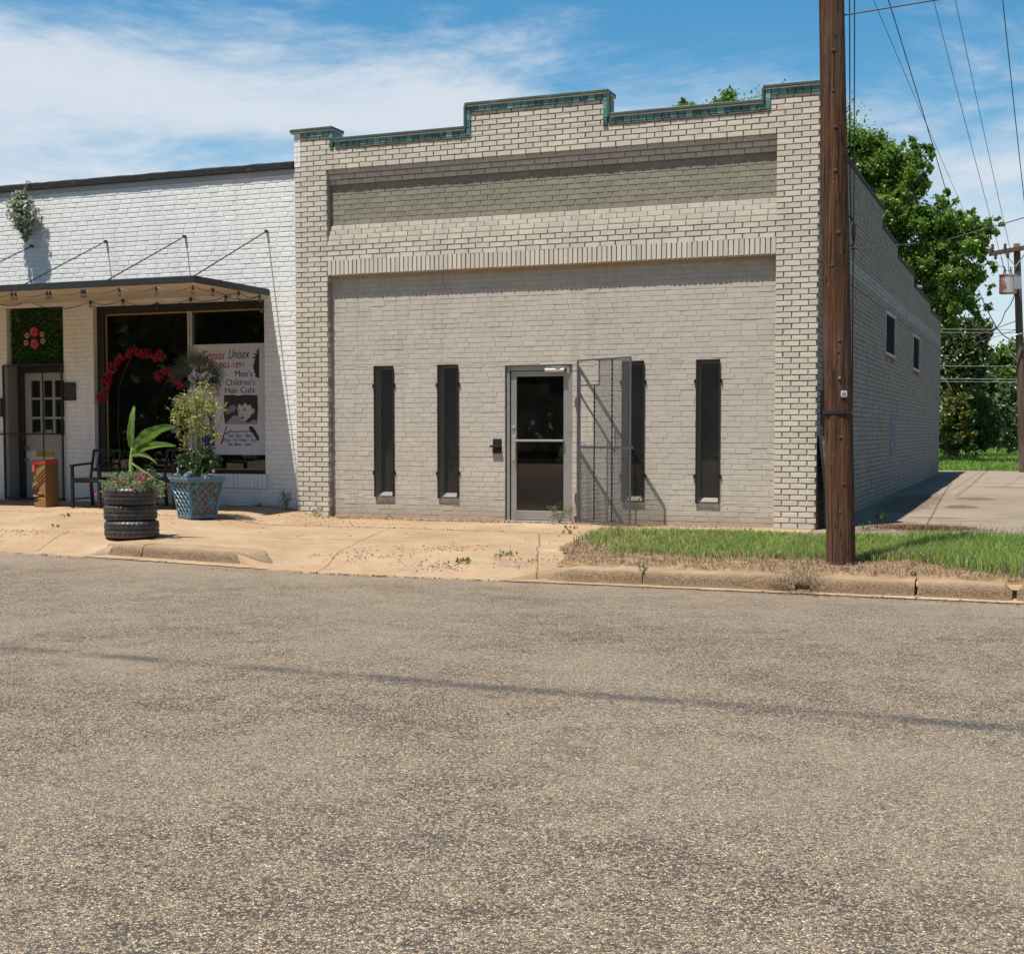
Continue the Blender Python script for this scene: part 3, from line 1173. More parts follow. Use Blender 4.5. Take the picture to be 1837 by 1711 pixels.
xs = lin(-60, -14, 20)[:-1] + lin(-14, 12, 104)[:-1] + lin(12, 60, 24)
mb = MB()
rows_t = [0, .004, .01, .02, .05, .1, .2, .35, .6, 1]
for t in rows_t:
    for x in xs:
        e = edge_y(x) + .015 * math.sin(x * 9.1) + .012 * math.sin(x * 23.7) + .01 * math.sin(x * 57)
        y = e + (-21.5 - e) * t
        mb.v.append((x, y, road_z(x, y)))
nx = len(xs)
for j in range(len(rows_t) - 1):
    for i in range(nx - 1):
        mb.f.append(((j + 1) * nx + i, (j + 1) * nx + i + 1, j * nx + i + 1, j * nx + i))
        mb.m.append(0)
struct(mb.build('road', M_road, smooth=True, origin=(0, -5, -.2)))

# --- terrain
m = N('grassy_soil')
c = m.ramp(m.noise(1.6, 6, .7), [(.3, (.075, .10, .025)), (.5, (.11, .14, .035)), (.7, (.19, .17, .075))])
m.bump(m.noise(30, 4), .5, .03)
M_soil = m.set(c, .95, 0, .1)


def terrain_z(x, y):
    z = -.36
    z += sm((y - 21.5) / 1.8) * .48
    z += sm((y - 23) / 22) * .29
    z += sm((-21.6 - y) / .8) * .28
    return z


xs = [-900, -300, -120, -60] + lin(-40, 40, 40) + [60, 120, 300, 900]
ys = [-900, -300, -120, -60, -40, -30, -26, -24, -22.6, -22.2, -21.9, -21.6] + lin(-20, 20, 8) + lin(21, 46, 25) + [50, 60, 90, 150, 300, 900]
struct(grid_mesh('ground', xs, ys, terrain_z, M_soil))

# --- sandy concrete of the sidewalk and driveway
m = N('sandy_concrete')
n1, n2, n3 = m.noise(.9, 5, .6), m.noise(6, 5, .65), m.noise(60, 3)
c = m.ramp(n1, [(.3, (.255, .168, .098)), (.5, (.31, .212, .128)), (.7, (.345, .25, .16))])
c = m.mix(m.math('MULTIPLY', m.step(n2, .46, .7), .45), c, (.215, .15, .095))
c = m.mix(m.math('MULTIPLY', m.step(n3, .56, .72), .4), c, (.22, .14, .085))
c = m.mix(m.math('MULTIPLY', m.step(m.noise(2.2, 6, .7), .58, .72), .5), c, (.19, .14, .10))
wb = wobble(m, 3, .03)
wb2 = wobble(m, 1.5, .12)
crack = None
for a, b, w in (((-14, -1.62), (3.9, -1.66), wb), ((-3.2, -1.63), (-3.2, -1.6), wb), ((-1.5, -1.6), (-.35, -5.5), wb2), ((1.2, -1.72), (.7, -1.72), wb),
                ((-.1, -1.95), (-1.6, -4.4), wb2), ((-5.2, -1.6), (-4.6, -4.7), wb), ((-8.3, -1.6), (-8, -4.7), wb), ((.6, -1.66), (1.9, -5.2), wb2), ((2.3, -1.66), (2.35, 0), wb), ((-2.9, -.02), (-2.95, -1.6), wb)):
    d = seg_dist(m, a[0], a[1], b[0], b[1], w)
    crack = d if crack is None else m.math('MINIMUM', crack, d)
jl = seg_dist(m, -14, -1.63, 3.9, -1.66, wobble(m, 4, .03))
jl2 = seg_dist(m, -14, -3.35, -.6, -3.4, wobble(m, 4, .03))
cm = m.math('MAXIMUM', m.step(crack, .014, .004), m.math('MULTIPLY', m.step(jl, .035, .012), m.math('ADD', .35, m.math('MULTIPLY', m.noise(3.5, 4, .7), .9))))
cm = m.math('MAXIMUM', cm, m.math('MULTIPLY', m.step(jl2, .026, .01), m.step(m.noise(1.7, 4, .7), .45, .6)))
c = m.mix(m.math('MULTIPLY', cm, .85), c, (.12, .075, .045))
st_ = m.noise(1.7, 6, .72, vec=m.scale(m.pos, (.6, 1.5, 1)))
c = m.mix(m.math('MULTIPLY', m.step(st_, .56, .70), .55), c, (.17, .125, .09))
c = m.mix(m.math('MULTIPLY', m.step(m.noise(9, 6, .75), .60, .70), .6), c, (.15, .10, .065))
c = m.mix(m.math('MULTIPLY', m.step(m.noise(.7, 4, .6), .54, .7), .4), c, (.40, .33, .25))
# damp grime along the foot of the walls
yy = m.math('ADD', m.sep()[1], m.math('MULTIPLY', m.noise(3, 5, .7), .5))
c = m.mix(m.math('MULTIPLY', m.step(yy, .02, .3), .5), c, (.22, .13, .075))
m.bump(m.math('SUBTRACT', m.math('ADD', m.noise(120, 3), m.math('MULTIPLY', n2, .6)), m.math('MULTIPLY', cm, 1.2)), .35, .008)
M_walk = m.set(c, .9, 0, .15)

xs = lin(-15, -6, 36)[:-1] + lin(-6, 4, 120)[:-1] + lin(4, 30, 60)
mb = MB()
ts = [0, .0005, .02, .05, .09, .13, .18, .24, .32, .42, .55, .70, .85, 1.0]
for t in ts:
    for x in xs:
        e = edge_y(x)
        k = kerb_k(x)
        y0 = e - .03 + .27 * k
        y = y0 + ((.45 if x < 3.74 else -1.0) - y0) * t
        z = walk_full(x, y) - .02 * k * sm((e + .75 - y) / .25)
        if t == 0:
            z = -.26
        mb.v.append((x, y, z + .006 * math.sin(x * 1.7 + y) * math.sin(y * 2.1)))
nx = len(xs)
for j in range(len(ts) - 1):
    for i in range(nx - 1):
        mb.f.append((j * nx + i, j * nx + i + 1, (j + 1) * nx + i + 1, (j + 1) * nx + i))
        mb.m.append(0)
struct(mb.build('sidewalk', M_walk, smooth=True, origin=(0, -1, 0)))

# --- kerb stones, rounded noses and worn ends
m = N('sandy_kerb_concrete')
c = m.ramp(m.noise(2, 5), [(.3, (.25, .17, .10)), (.6, (.33, .235, .148)), (.8, (.24, .18, .125))])
zz = m.math('ADD', m.sep()[2], m.math('MULTIPLY', m.noise(9, 4, .7), .12))
face = m.math('MULTIPLY', m.step(zz, -.01, -.09), m.step(zz, -.19, -.10))
c = m.mix(m.math('MULTIPLY', face, m.step(m.noise(90, 3, .7), .38, .6)), c, (.10, .066, .043))
c = m.mix(m.math('MULTIPLY', m.step(m.noise(40, 4, .7), .55, .7), .5), c, (.17, .11, .065))
m.bump(m.math('ADD', m.noise(110, 4, .7), m.noise(16, 5, .7)), .8, .014)
M_kerb = m.set(c, .92, 0, .12)


def kerb(x0, x1, top=-.075, front=.08, taper0=.06, taper1=.06, h0=1.0, h1=1.0):
    """one length of kerb; h0 / h1: how much of the full height stands at its ends"""
    n = max(6, int((x1 - x0) / .06))
    prof = [(.42, -.30), (.42, -.008), (.15, 0), (.095, -.003), (.060, -.014), (.045, -.034), (.030, -.08), (.012, -.13), (-.01, -.32)]
    mb = MB()
    for i in range(n + 1):
        x = x0 + (x1 - x0) * i / n
        s0, s1 = sm((x - x0) / max(taper0, .001) + .25), sm((x1 - x) / max(taper1, .001) + .25)
        hs = (h0 + (1 - h0) * s0) * (h1 + (1 - h1) * s1)
        e = edge_y(x) + front
        wob = .006 * math.sin(x * 7) + .004 * math.sin(x * 19)
        inx = .012 * (1 - min(s0, s1))
        for y, z in prof:
            zt = top + z if z < -.2 else (-.215 + (top + z + .215) * hs)
            mb.v.append((x, e + y + wob + inx * 2, zt + wob * .6))
    k = len(prof)
    for i in range(n):
        for j in range(k - 1):
            mb.f.append((i * k + j, (i + 1) * k + j, (i + 1) * k + j + 1, i * k + j + 1))
            mb.m.append(0)
    for i in (0, n):
        mb.f.append(tuple(i * k + j for j in (range(k) if i == 0 else range(k - 1, -1, -1))))
        mb.m.append(0)
    ko = mb.build('kerb', M_kerb, smooth=True)
    ko.data.set_sharp_from_angle(angle=math.radians(24))
    return struct(ko)


kerb(2.02, 2.955, taper0=.35, h0=.25)
kerb(2.965, 4.37, taper1=.16, h1=.35)
kerb(4.50, 5.395, taper0=.12, h0=.5)
kerb(5.42, 6.19, taper1=.08, h1=.45)
kerb(6.225, 8.6, taper0=.08, h0=.45)
kerb(8.62, 11.4)
kerb(11.42, 14.2)
kerb(14.22, 24)
kerb(-3.66, -3.05, top=-.064, front=.17, taper0=.1, h0=.5)
kerb(-3.035, -1.15, top=-.066, front=.17, taper1=.75, h1=.02)

# --- sandy gutter strip in front of the kerbs
mb = MB()
xs = lin(-15, 24, 300)
for x in xs:
    e = edge_y(x)
    for y, z in ((-.02, -.2135), (.06, -.209), (.16, -.206), (.34, -.205)):
        mb.v.append((x, e + y + (.012 * math.sin(x * 31) + .01 * math.sin(x * 13.3) if y < 0 else 0), z))
for i in range(len(xs) - 1):
    for j in range(3):
        mb.f.append((i * 4 + j, (i + 1) * 4 + j, (i + 1) * 4 + j + 1, i * 4 + j + 1))
        mb.m.append(0)
struct(mb.build('gutter', M_walk, smooth=True, origin=(0, -5, -.2)))

# --- concrete lot beside the building
m = N('worn_lot_concrete')
n1 = m.noise(.45, 6, .65)
c = m.ramp(n1, [(.3, (.20, .158, .118)), (.5, (.25, .203, .153)), (.7, (.285, .235, .178))])
c = m.mix(m.math('MULTIPLY', m.step(m.noise(2.2, 6, .7), .5, .72), .4), c, (.16, .13, .10))
c = m.mix(m.math('MULTIPLY', m.step(m.noise(1.3, 6, .7, vec=m.scale(m.pos, (.5, 1.4, 1))), .60, .68), .8), c, (.17, .115, .065))
c = m.mix(m.math('MULTIPLY', m.step(m.noise(40, 4, .7), .6, .72), .4), c, (.15, .125, .10))
wl = wobble(m, 1.6, .25)
cr = None
for a, b in (((3.7, 6.4), (30, 6.8)), ((3.7, 12.8), (30, 12.4)), ((3.7, 17.5), (30, 17.5)), ((7.2, -1), (6.4, 22)), ((4.6, 9), (9, 10.2)), ((4.2, 2.6), (6, 3.1)), ((3.7, 20.3), (30, 20.1))):
    d = seg_dist(m, a[0], a[1], b[0], b[1], wl)
    cr = d if cr is None else m.math('MINIMUM', cr, d)
c = m.mix(m.math('MULTIPLY', m.step(cr, .035, .012), m.step(m.noise(2.5, 4), .36, .5)), c, (.10, .08, .055))
x, y, z = m.sep()
c = m.mix(m.math('MULTIPLY', m.step(m.noise(14, 6, .75), .54, .66), .45), c, (.12, .095, .07))
wn = m.noise(2.4, 5, .7)
for ex_, ey_, rx_, ry_, k_ in ((5.0, .75, .52, .30, .9), (4.62, 1.6, .35, .5, .5), (5.15, 5.6, .28, .5, .85), (5.25, 7.9, .35, .5, .8), (4.95, 3.0, .45, .16, .7), (5.5, 2.4, .5, .12, .5), (4.3, 6.5, .5, 3.2, .6), (5.6, 13, .6, .4, .5), (4.2, .4, .4, .5, .35)):
    a_ = m.math('DIVIDE', m.math('SUBTRACT', x, ex_), rx_)
    b_ = m.math('DIVIDE', m.math('SUBTRACT', y, ey_), ry_)
    q_ = m.math('ADD', m.math('ADD', m.math('MULTIPLY', a_, a_), m.math('MULTIPLY', b_, b_)), m.math('MULTIPLY', m.math('SUBTRACT', wn, .5), 2.6))
    c = m.mix(m.math('MULTIPLY', m.step(q_, 1.1, .5), k_), c, (.13, .082, .045))
yw = m.math('ADD', y, m.math('MULTIPLY', m.noise(2.5, 5), 1.2))
c = m.mix(m.math('MULTIPLY', m.step(yw, .6, -.9), .6), c, (.30, .20, .122))
m.bump(m.math('ADD', m.noise(60, 5, .7), m.math('MULTIPLY', m.noise(7, 5, .7), 2.0)), .9, .02)
M_lot = m.set(c, .92, 0, .12)
xs = lin(3.2, 30, 60)
ys = lin(-1.05, 23.2, 50)
struct(grid_mesh('parking_lot', xs, ys, lambda x, y: -.034 + .0062 * max(y, 0) - .004 + .012 * math.sin(x * .9 + .4) * math.sin(y * .55) + (-.03 if y < -.9 else 0), M_lot))


# ------------------------------------------------------------------ blades
def blades(name, P, H, W, mats, mi=None, lean=.35, bend=.3, label=None, cat='grass', kind=True):
    n = len(P)
    a = nrs.rand(n) * 2 * PI
    la = nrs.rand(n) * 2 * PI
    lm = (nrs.rand(n) ** .8) * lean
    sx, sy = np.cos(a) * W / 2, np.sin(a) * W / 2
    tx, ty = np.cos(la) * lm * H, np.sin(la) * lm * H
    z = np.zeros(n)
    V = np.zeros((n, 5, 3))
    V[:, 0] = P + np.stack([-sx, -sy, z - .01], 1)
    V[:, 1] = P + np.stack([sx, sy, z - .01], 1)
    V[:, 2] = P + np.stack([sx * .75 + tx * .4, sy * .75 + ty * .4, H * .55], 1)
    V[:, 3] = P + np.stack([-sx * .75 + tx * .4, -sy * .75 + ty * .4, H * .55], 1)
    V[:, 4] = P + np.stack([tx * (1 + bend), ty * (1 + bend), H * (1 - bend * lm)], 1)
    me_f = []
    V = V.reshape(-1, 3)
    b = np.arange(n) * 5
    q = np.stack([b, b + 1, b + 2, b + 3], 1)
    t = np.stack([b + 3, b + 2, b + 4, b + 4], 1)
    # triangles as their own faces
    me = bpy.data.meshes.new(name)
    org = np.array([P[:, 0].mean(), P[:, 1].mean(), P[:, 2].min()])
    V -= org
    me.vertices.add(len(V))
    me.vertices.foreach_set('co', V.astype(np.float32).ravel())
    loops = np.concatenate([q.ravel(), t[:, :3].ravel()])
    me.loops.add(len(loops))
    me.loops.foreach_set('vertex_index', loops.astype(np.int32))
    me.polygons.add(2 * n)
    me.polygons.foreach_set('loop_start', np.concatenate([np.arange(n) * 4, 4 * n + np.arange(n) * 3]).astype(np.int32))
    for mm in mats:
        me.materials.append(mm)
    if mi is not None:
        me.polygons.foreach_set('material_index', np.concatenate([mi, mi]).astype(np.int32))
    me.update(calc_edges=True)
    o = bpy.data.objects.new(name, me)
    col.objects.link(o)
    o.location = org
    return stuff(o, label, cat) if kind else o


M_grass = leaf_mat('green_grass_blade', [(.06, .15, .012), (.11, .24, .018), (.16, .32, .03), (.24, .38, .06), (.36, .42, .13)], .5, .5)
M_straw = leaf_mat('dry_straw_blade', [(.11, .072, .042), (.19, .13, .08), (.28, .205, .135), (.40, .32, .22)], .8, .15)
M_lawn = leaf_mat('lawn_blade', [(.08, .17, .018), (.12, .24, .025), (.17, .30, .035), (.24, .35, .07)], .5, .5)

# grass strip between kerb and sidewalk: soil first
STRIP = [(1.30, -1.25), (1.45, -2.4), (1.60, -3.7), (1.95, -4.45), (2.1, -5.14), (26, -5.14), (26, -1.22), (6.3, -1.32), (4.9, -1.42), (4.0, -1.2), (3.4, -1.17), (2.45, -1.08)]


def in_poly(x, y, poly):
    c = False
    n = len(poly)
    for i in range(n):
        x1, y1 = poly[i]
        x2, y2 = poly[i - 1]
        if (y1 > y) != (y2 > y) and x < (x2 - x1) * (y - y1) / (y2 - y1) + x1:
            c = not c
    return c


m = N('dry_straw_soil')
c = m.ramp(m.noise(9, 5, .7), [(.3, (.14, .085, .045)), (.5, (.24, .155, .085)), (.7, (.36, .25, .15))])
m.bump(m.noise(70, 4, .7), .8, .02)
M_dirt = m.set(c, .95, 0, .1)


def strip_z(x, y):
    return walk_z(x, y) + .012 + .02 * sm((y + 5.0) / .8) * sm((-1.2 - y) / .4) - .07 * sm((-4.93 - y) / .2) + .008 * math.sin(x * 5.1) * math.sin(y * 4.3)


xs = lin(1.2, 8, 90)[:-1] + lin(8, 26, 30)
ys = lin(-5.15, -1.05, 64)
struct(grid_mesh('verge_soil', xs, ys, strip_z, M_dirt, keep=lambda x, y: in_poly(x, y, STRIP)))

GREEN_FRONT = [(1.3, -2.6), (1.75, -3.3), (2.3, -4.15), (3.26, -4.3), (4.06, -4.25), (4.86, -4.0), (5.28, -4.0), (5.82, -4.62), (6.3, -4.9), (9, -4.9), (26, -4.8)]


def green_front(x):
    for (a, b), (c, d) in zip(GREEN_FRONT, GREEN_FRONT[1:]):
        if x <= c:
            return b + (d - b) * (x - a) / (c - a)
    return -4.8


gp_, gh_, gm_, dp_, dh_ = [], [], [], [], []
clump = [(rnd.uniform(1, 9), rnd.uniform(-5, -1), rnd.uniform(.12, .4), rnd.uniform(-.5, .6)) for _ in range(150)]


def dens(x, y):
    s = 0
    for cx, cy, r, w in clump:
        d2 = ((x - cx) ** 2 + (y - cy) ** 2) / (r * r)
        if d2 < 4:
            s += w * math.exp(-d2)
    return s


cnt = 0
while cnt < 42000:
    x = rnd.uniform(1.25, 8.6)
    y = rnd.uniform(-4.98, -1.08)
    if not in_poly(x, y, STRIP):
        continue
    cnt += 1
    gf = green_front(x) + rnd.gauss(0, .10)
    if x < 2.3 and y < -1.3 - (2.3 - x) * .2 and rnd.random() < .55:
        gf = y + 1
    d = dens(x, y)
    if y > gf and rnd.random() < .9 + d * .3:
        right = sm((x - 4.9) / .3)
        h = (.055 + .05 * rnd.random() + .03 * d) * (1 - right) + (.10 + .09 * rnd.random()) * right
        h *= .45 + .55 * sm((-1.1 - y) / .35)
        gp_.append((x, y, strip_z(x, y)))
        gh_.append(max(.03, h))
        gm_.append(1 if rnd.random() < (.16 if x < 4.9 else .07) + (.3 if y - gf < .25 else 0) else 0)
    elif rnd.random() < .62:
        dp_.append((x, y, strip_z(x, y)))
        dh_.append(.018 + .04 * rnd.random())
blades('verge_grass', np.array(gp_), np.array(gh_), .006 + .006 * nrs.rand(len(gp_)), [M_grass, M_straw], np.array(gm_), .75, .35, 'green verge grass between the kerb and the sidewalk', 'grass')
blades('dry_verge_grass', np.array(dp_), np.array(dh_), .005 + .005 * nrs.rand(len(dp_)), [M_straw], None, 1.6, .5, 'dry straw coloured dead grass along the top of the kerb', 'dead grass')
# seed stalks at the right of the verge
sp = [(rnd.uniform(4.9, 7.2), rnd.uniform(-1.75, -1.38)) for _ in range(60)]
blades('seed_stalks', np.array([(x, y, strip_z(x, y)) for x, y in sp]), np.array([rnd.uniform(.16, .30) for _ in sp]), np.full(len(sp), .008), [simple('dark_seed_stalk', (.09, .075, .04), .9)], None, .25, .3, 'thin dark seed stalks standing above the verge grass', 'grass')
# fallen straw in the notch of the kerb
sp = [(4.43 + rnd.gauss(0, .10), -5.28 + rnd.gauss(0, .09)) for _ in range(260)]
blades('straw_drift', np.array([(x, y, -.13 + .09 * sm((y + 5.32) / .25)) for x, y in sp]), np.array([rnd.uniform(.05, .16) for _ in sp]), np.full(len(sp), .005), [M_straw], None, 2.6, .6, 'loose pale straw spilling through the gap in the kerb', 'straw')
# lawn behind the lot
lp = []
while len(lp) < 34000:
    y = 21.9 + 24 * rnd.random() ** 1.3
    x = rnd.uniform(-1.5, 9.5)
    lp.append((x, y, terrain_z(x, y)))
lp = np.array(lp)
blades('lawn_grass', lp, .07 + .13 * nrs.rand(len(lp)) + .05 * nrs.rand(len(lp)) * (lp[:, 1] < 23.5), .022 + .02 * nrs.rand(len(lp)), [M_lawn], None, .8, .4, 'bright green mown lawn beyond the concrete lot', 'lawn')

# --- dead leaves and crumbs blown along the foot of the front
M_litter = leaf_mat('dead_leaf', [(.05, .03, .018), (.10, .06, .03), (.20, .12, .06)], .9, .05)


def litter(name, spots, n, label, size=(.005, .020), mat=None, zf=None):
    V, F = [], []
    for _ in range(n):
        x0, y0, sx, sy = spots[rnd.randrange(len(spots))]
        x, y = rnd.gauss(x0, sx), min(rnd.gauss(y0, sy), .07)
        z = (zf or walk_full)(x, y) + .008
        s = rnd.uniform(*size)
        a = rnd.random() * 6.28
        u = Vector((math.cos(a), math.sin(a), rnd.uniform(-.3, .4))) * s
        w = Vector((-math.sin(a), math.cos(a), rnd.uniform(-.3, .4))) * s * .5
        p = Vector((x, y, z))
        k = len(V)
        V += [p - u, p - w, p + u + Vector((0, 0, s * .3)), p + w]
        F.append((k, k + 1, k + 2, k + 3))
    o = mesh_np(name, np.array([tuple(q) for q in V]), np.array(F), mat or M_litter)
    return stuff(o, label, 'litter')


litter('leaf_litter', [(-3.0, -.25, .35, .12), (-2.2, -.2, .3, .08), (-.9, -.25, .35, .06), (-1.6, -.3, .2, .05), (-.2, -.2, .3, .07), (.6, -.25, .4, .07), (1.6, -.3, .4, .1),
                       (-2.6, -1.2, .5, .3), (.3, -3.9, .25, .25), (.75, -4.9, .15, .12), (-.2, -4.6, .4, .2), (1.6, -4.6, .25, .15), (-5.4, -4.0, .4, .12), (-3.4, -.5, .25, .25), (0, -3, 1.6, 1.1), (-5, -2.5, 1.6, 1.2), (-3.0, -.12, .25, .05), (-2.4, -.1, .35, .04), (-1.0, -.1, .3, .04), (.1, -.1, .3, .04), (1.0, -.12, .4, .05), (2.2, -.1, .4, .04), (-.9, -.32, .4, .05), (-1.5, -1.65, 1.4, .03), (-4, -1.65, 1.2, .03)], 3600,
       'dark dead leaves scattered along the foot of the brick front')
litter('lot_litter', [(4.9, -.2, .35, .25), (4.5, 1.2, .3, .9), (5.6, .2, .5, .4), (5.2, 5, .5, 2)], 700, 'brown leaf litter and crumbs on the concrete lot', zf=lambda x, y: -.03 + .006 * max(y, 0))
M_stone = simple('pale_pebble', (.36, .30, .24), .9, var=.4, scale=40)
litter('road_crumbs', [(3.5, -5.44, 1.6, .03), (5.5, -5.45, .9, .035), (0, -5.45, 1.2, .04), (-3, -4.95, 1.2, .05)], 900, 'loose dark crumbs where the asphalt meets the kerb', (.006, .02), simple('asphalt_crumb', (.06, .055, .05), .9, var=.5), zf=lambda x, y: road_z(x, y) + .004)
# brown dead weeds in the broken corner of the lot
sp = []
while len(sp) < 1900:
    x, y = rnd.gauss(5.0, .30), rnd.gauss(.7, .14)
    if x > 4.3:
        sp.append((x, y, -.03))
blades('dead_weeds', np.array(sp), np.array([rnd.uniform(.02, .07) for _ in sp]), np.full(len(sp), .010), [leaf_mat('dead_weed', [(.10, .05, .025), (.19, .11, .05), (.26, .16, .09)], .9, .1)], None, 1.8, .4, 'flat patch of brown dead weeds on the concrete lot', 'weeds')
# ================================================================== PROPS
def rotz(mb, ang, c):
    ca, sa = math.cos(ang), math.sin(ang)
    mb.v = [(c[0] + x * ca - y * sa, c[1] + x * sa + y * ca, c[2] + z) for x, y, z in mb.v]
    return mb


def leaf_quads(C, D, Lh, Wd, fold=.0):
    """C centres, D unit directions, Lh half lengths, Wd half widths -> diamonds with two faces each"""
    n = len(C)
    U = nrs.randn(n, 3)
    S = np.cross(D, U)
    S /= np.linalg.norm(S, axis=1, keepdims=True) + 1e-9
    Nn = np.cross(S, D)
    Lh, Wd = Lh[:, None], Wd[:, None]
    V = np.zeros((n, 6, 3))
    V[:, 0] = C - D * Lh
    V[:, 1] = C - D * Lh * .25 + S * Wd + Nn * Wd * .35
    V[:, 2] = C + D * Lh * .35 + S * Wd * .8 + Nn * Wd * .3
    V[:, 3] = C + D * Lh
    V[:, 4] = C + D * Lh * .35 - S * Wd * .8 + Nn * Wd * .3
    V[:, 5] = C - D * Lh * .25 - S * Wd + Nn * Wd * .35
    b = np.arange(n)[:, None] * 6
    F = np.concatenate([b + np.array([[0, 1, 2, 3]]), b + np.array([[0, 3, 4, 5]])])
    return V.reshape(-1, 3), F


def clump_points(clumps, n, sub=14, spread=.30, shell=.55):
    """clumps: (x, y, z, rx, ry, rz); leaves gather on twigs inside each"""
    w = np.array([c[3] * c[4] * c[5] for c in clumps]) ** .64
    w /= w.sum()
    P, D = [], []
    nt = max(1, n // sub)
    idx = nrs.choice(len(clumps), nt, p=w)
    for i in idx:
        c = clumps[i]
        d = nrs.randn(3)
        d /= np.linalg.norm(d)
        r = shell + (1 - shell) * nrs.rand() ** .7 if nrs.rand() < .75 else nrs.rand() ** .5
        p = np.array(c[:3]) + d * r * np.array(c[3:6])
        tw = d * .8 + nrs.randn(3) * .6 + np.array([0, 0, .25])
        tw /= np.linalg.norm(tw)
        s = spread * min(c[3:6])
        t = nrs.rand(sub)
        q = p + tw * (t[:, None] - .5) * s * 2.2 + nrs.randn(sub, 3) * s * .35
        dd = tw * .6 + nrs.randn(sub, 3) * .7
        P.append(q)
        D.append(dd)
    P, D = np.concatenate(P), np.concatenate(D)
    D /= np.linalg.norm(D, axis=1, keepdims=True) + 1e-9
    return P, D


def foliage(name, clumps, n, L, W, mats, parent=None, fr=None, **kw):
    P, D = clump_points(clumps, n, **kw)
    k = len(P)
    V, F = leaf_quads(P, D, L * (.6 + .6 * nrs.rand(k)) / 2, W * (.6 + .6 * nrs.rand(k)) / 2)
    mi = None
    if len(mats) > 1:
        a = (nrs.rand(k) < (fr or .3)).astype(int)
        mi = np.concatenate([a, a])
    return mesh_np(name, V, F, None, parent, mi, mats)


def pxc(lst, Y, sy=1.0):
    """clumps given as picture x, y and radius, stood at the distance Y"""
    out = []
    for it in lst:
        x, y, r = it[:3]
        p = atY(x, y, Y + (it[3] if len(it) > 3 else 0))
        s = r / (FPX / (p - CAM).dot(CF))
        out.append((p.x, p.y, p.z, s, s * sy, s))
    return out


# ------------------------------------------------------------------ planter of three tyres
m = N('weathered_tyre_rubber')
c = m.mix(m.noise(9, 5, .7), (.018, .018, .019), (.045, .044, .043))
c = m.mix(m.math('MULTIPLY', m.step(m.noise(5, 5, .7), .54, .70), .6), c, (.13, .10, .075))
c = m.mix(m.math('MULTIPLY', m.step(m.sep()[2], .06, -.06), .5), c, (.16, .115, .075))
m.bump(m.noise(60, 3), .3, .004)
M_tyre = m.set(c, m.math('ADD', .32, m.math('MULTIPLY', m.noise(20, 4), .3)), 0, .5)
m = N('tyre_rubber_with_old_red_paint')
c = m.mix(m.noise(9, 5, .7), (.018, .018, .019), (.045, .04, .038))
c = m.mix(m.math('MULTIPLY', m.step(m.noise(11, 5, .75), .57, .66), .75), c, (.30, .03, .04))
c = m.mix(m.math('MULTIPLY', m.step(m.noise(14, 5, .75, vec=m.scale(m.pos, (1, 1, 2.4))), .62, .68), .7), c, (.5, .42, .38))
M_tyre_red = m.set(c, .45, 0, .5)
TX, TY = -3.757, -3.98
TZ = walk_full(TX, TY) - .004
planter = thing('tyre_planter', 'planter of three stacked black tyres at the edge of the sidewalk', 'planter', (TX, TY, TZ))


def tyre(cx, cy, z, r, h, mat, seed):
    rr = random.Random(seed)
    n = 96
    prof = [(r * .62, .25), (r * .66, .06), (r * .80, .0), (r * .93, .035), (r * .985, .13), (r * .998, .22), (r * .972, .245), (r * .972, .275), (r, .30), (r, .44), (r * .97, .46), (r * .97, .54), (r, .56), (r, .70), (r * .972, .725),
            (r * .972, .755), (r * .998, .78), (r * .985, .87), (r * .93, .965), (r * .80, 1.0), (r * .66, .94), (r * .62, .75), (r * .70, .5)]
    mb = MB()
    k = len(prof)
    ph = rr.random() * 6
    for i in range(n):
        a = 2 * PI * i / n
        for q, (pr, pz) in enumerate(prof):
            rad = pr
            if .1 < pz < .9 and pr > r * .95:
                sk = (i + int(pz * 6)) % 4
                if i % 3 == 0 and (pz < .3 or pz > .7):
                    rad -= r * .022
                elif sk == 0 and .3 < pz < .7:
                    rad -= r * .010
            rad *= 1 + .012 * math.sin(a * 2 + ph)
            mb.v.append((cx + rad * math.cos(a), cy + rad * math.sin(a), z + pz * h))
    for i in range(n):
        for q in range(k):
            mb.f.append((i * k + q, ((i + 1) % n) * k + q, ((i + 1) % n) * k + (q + 1) % k, i * k + (q + 1) % k))
            mb.m.append(0)
    return mb.build('tyre', mat, planter)


tyre(TX + .01, TY, TZ, .318, .205, M_tyre, 1)
tyre(TX - .012, TY + .01, TZ + .203, .312, .195, M_tyre, 2)
tyre(TX + .004, TY - .01, TZ + .396, .305, .20, M_tyre_red, 3)
mb = MB()
mb.lathe([(0, .0), (.20, -.01), (.27, -.03), (.27, -.2), (0, -.2)], (TX, TY, TZ + .585), 24, cap=False)
mb.build('potting_soil', simple('dark_potting_soil', (.035, .022, .014), .95, var=.5, scale=40, bump=.8), planter)

# banana plant
M_banana = N('banana_leaf')
c = M_banana.mix(M_banana.step(M_banana.noise(9, 5, .7), .35, .7), (.03, .085, .012), (.11, .20, .035))
M_banana.set(c, .38, 0, .45)
tl = M_banana.n('ShaderNodeBsdfTranslucent')
tl.inputs[0].default_value = (.20, .36, .05, 1)
mx = M_banana.n('ShaderNodeMixShader')
mx.inputs[0].default_value = .28
M_banana.L(M_banana.b.outputs[0], mx.inputs[1])
M_banana.L(tl.outputs[0], mx.inputs[2])
M_banana.L(mx.outputs[0], M_banana.out.inputs[0])
M_banana = M_banana.mat
M_stem = simple('pale_green_stem', (.22, .30, .08), .5, var=.3, scale=14)
ban = thing('banana_plant', 'young banana plant with broad glossy leaves growing in the tyre planter', 'plant', (TX, TY, TZ + .59))


def P4(x, y, dy=0):
    return atY(x, y, TY + dy)


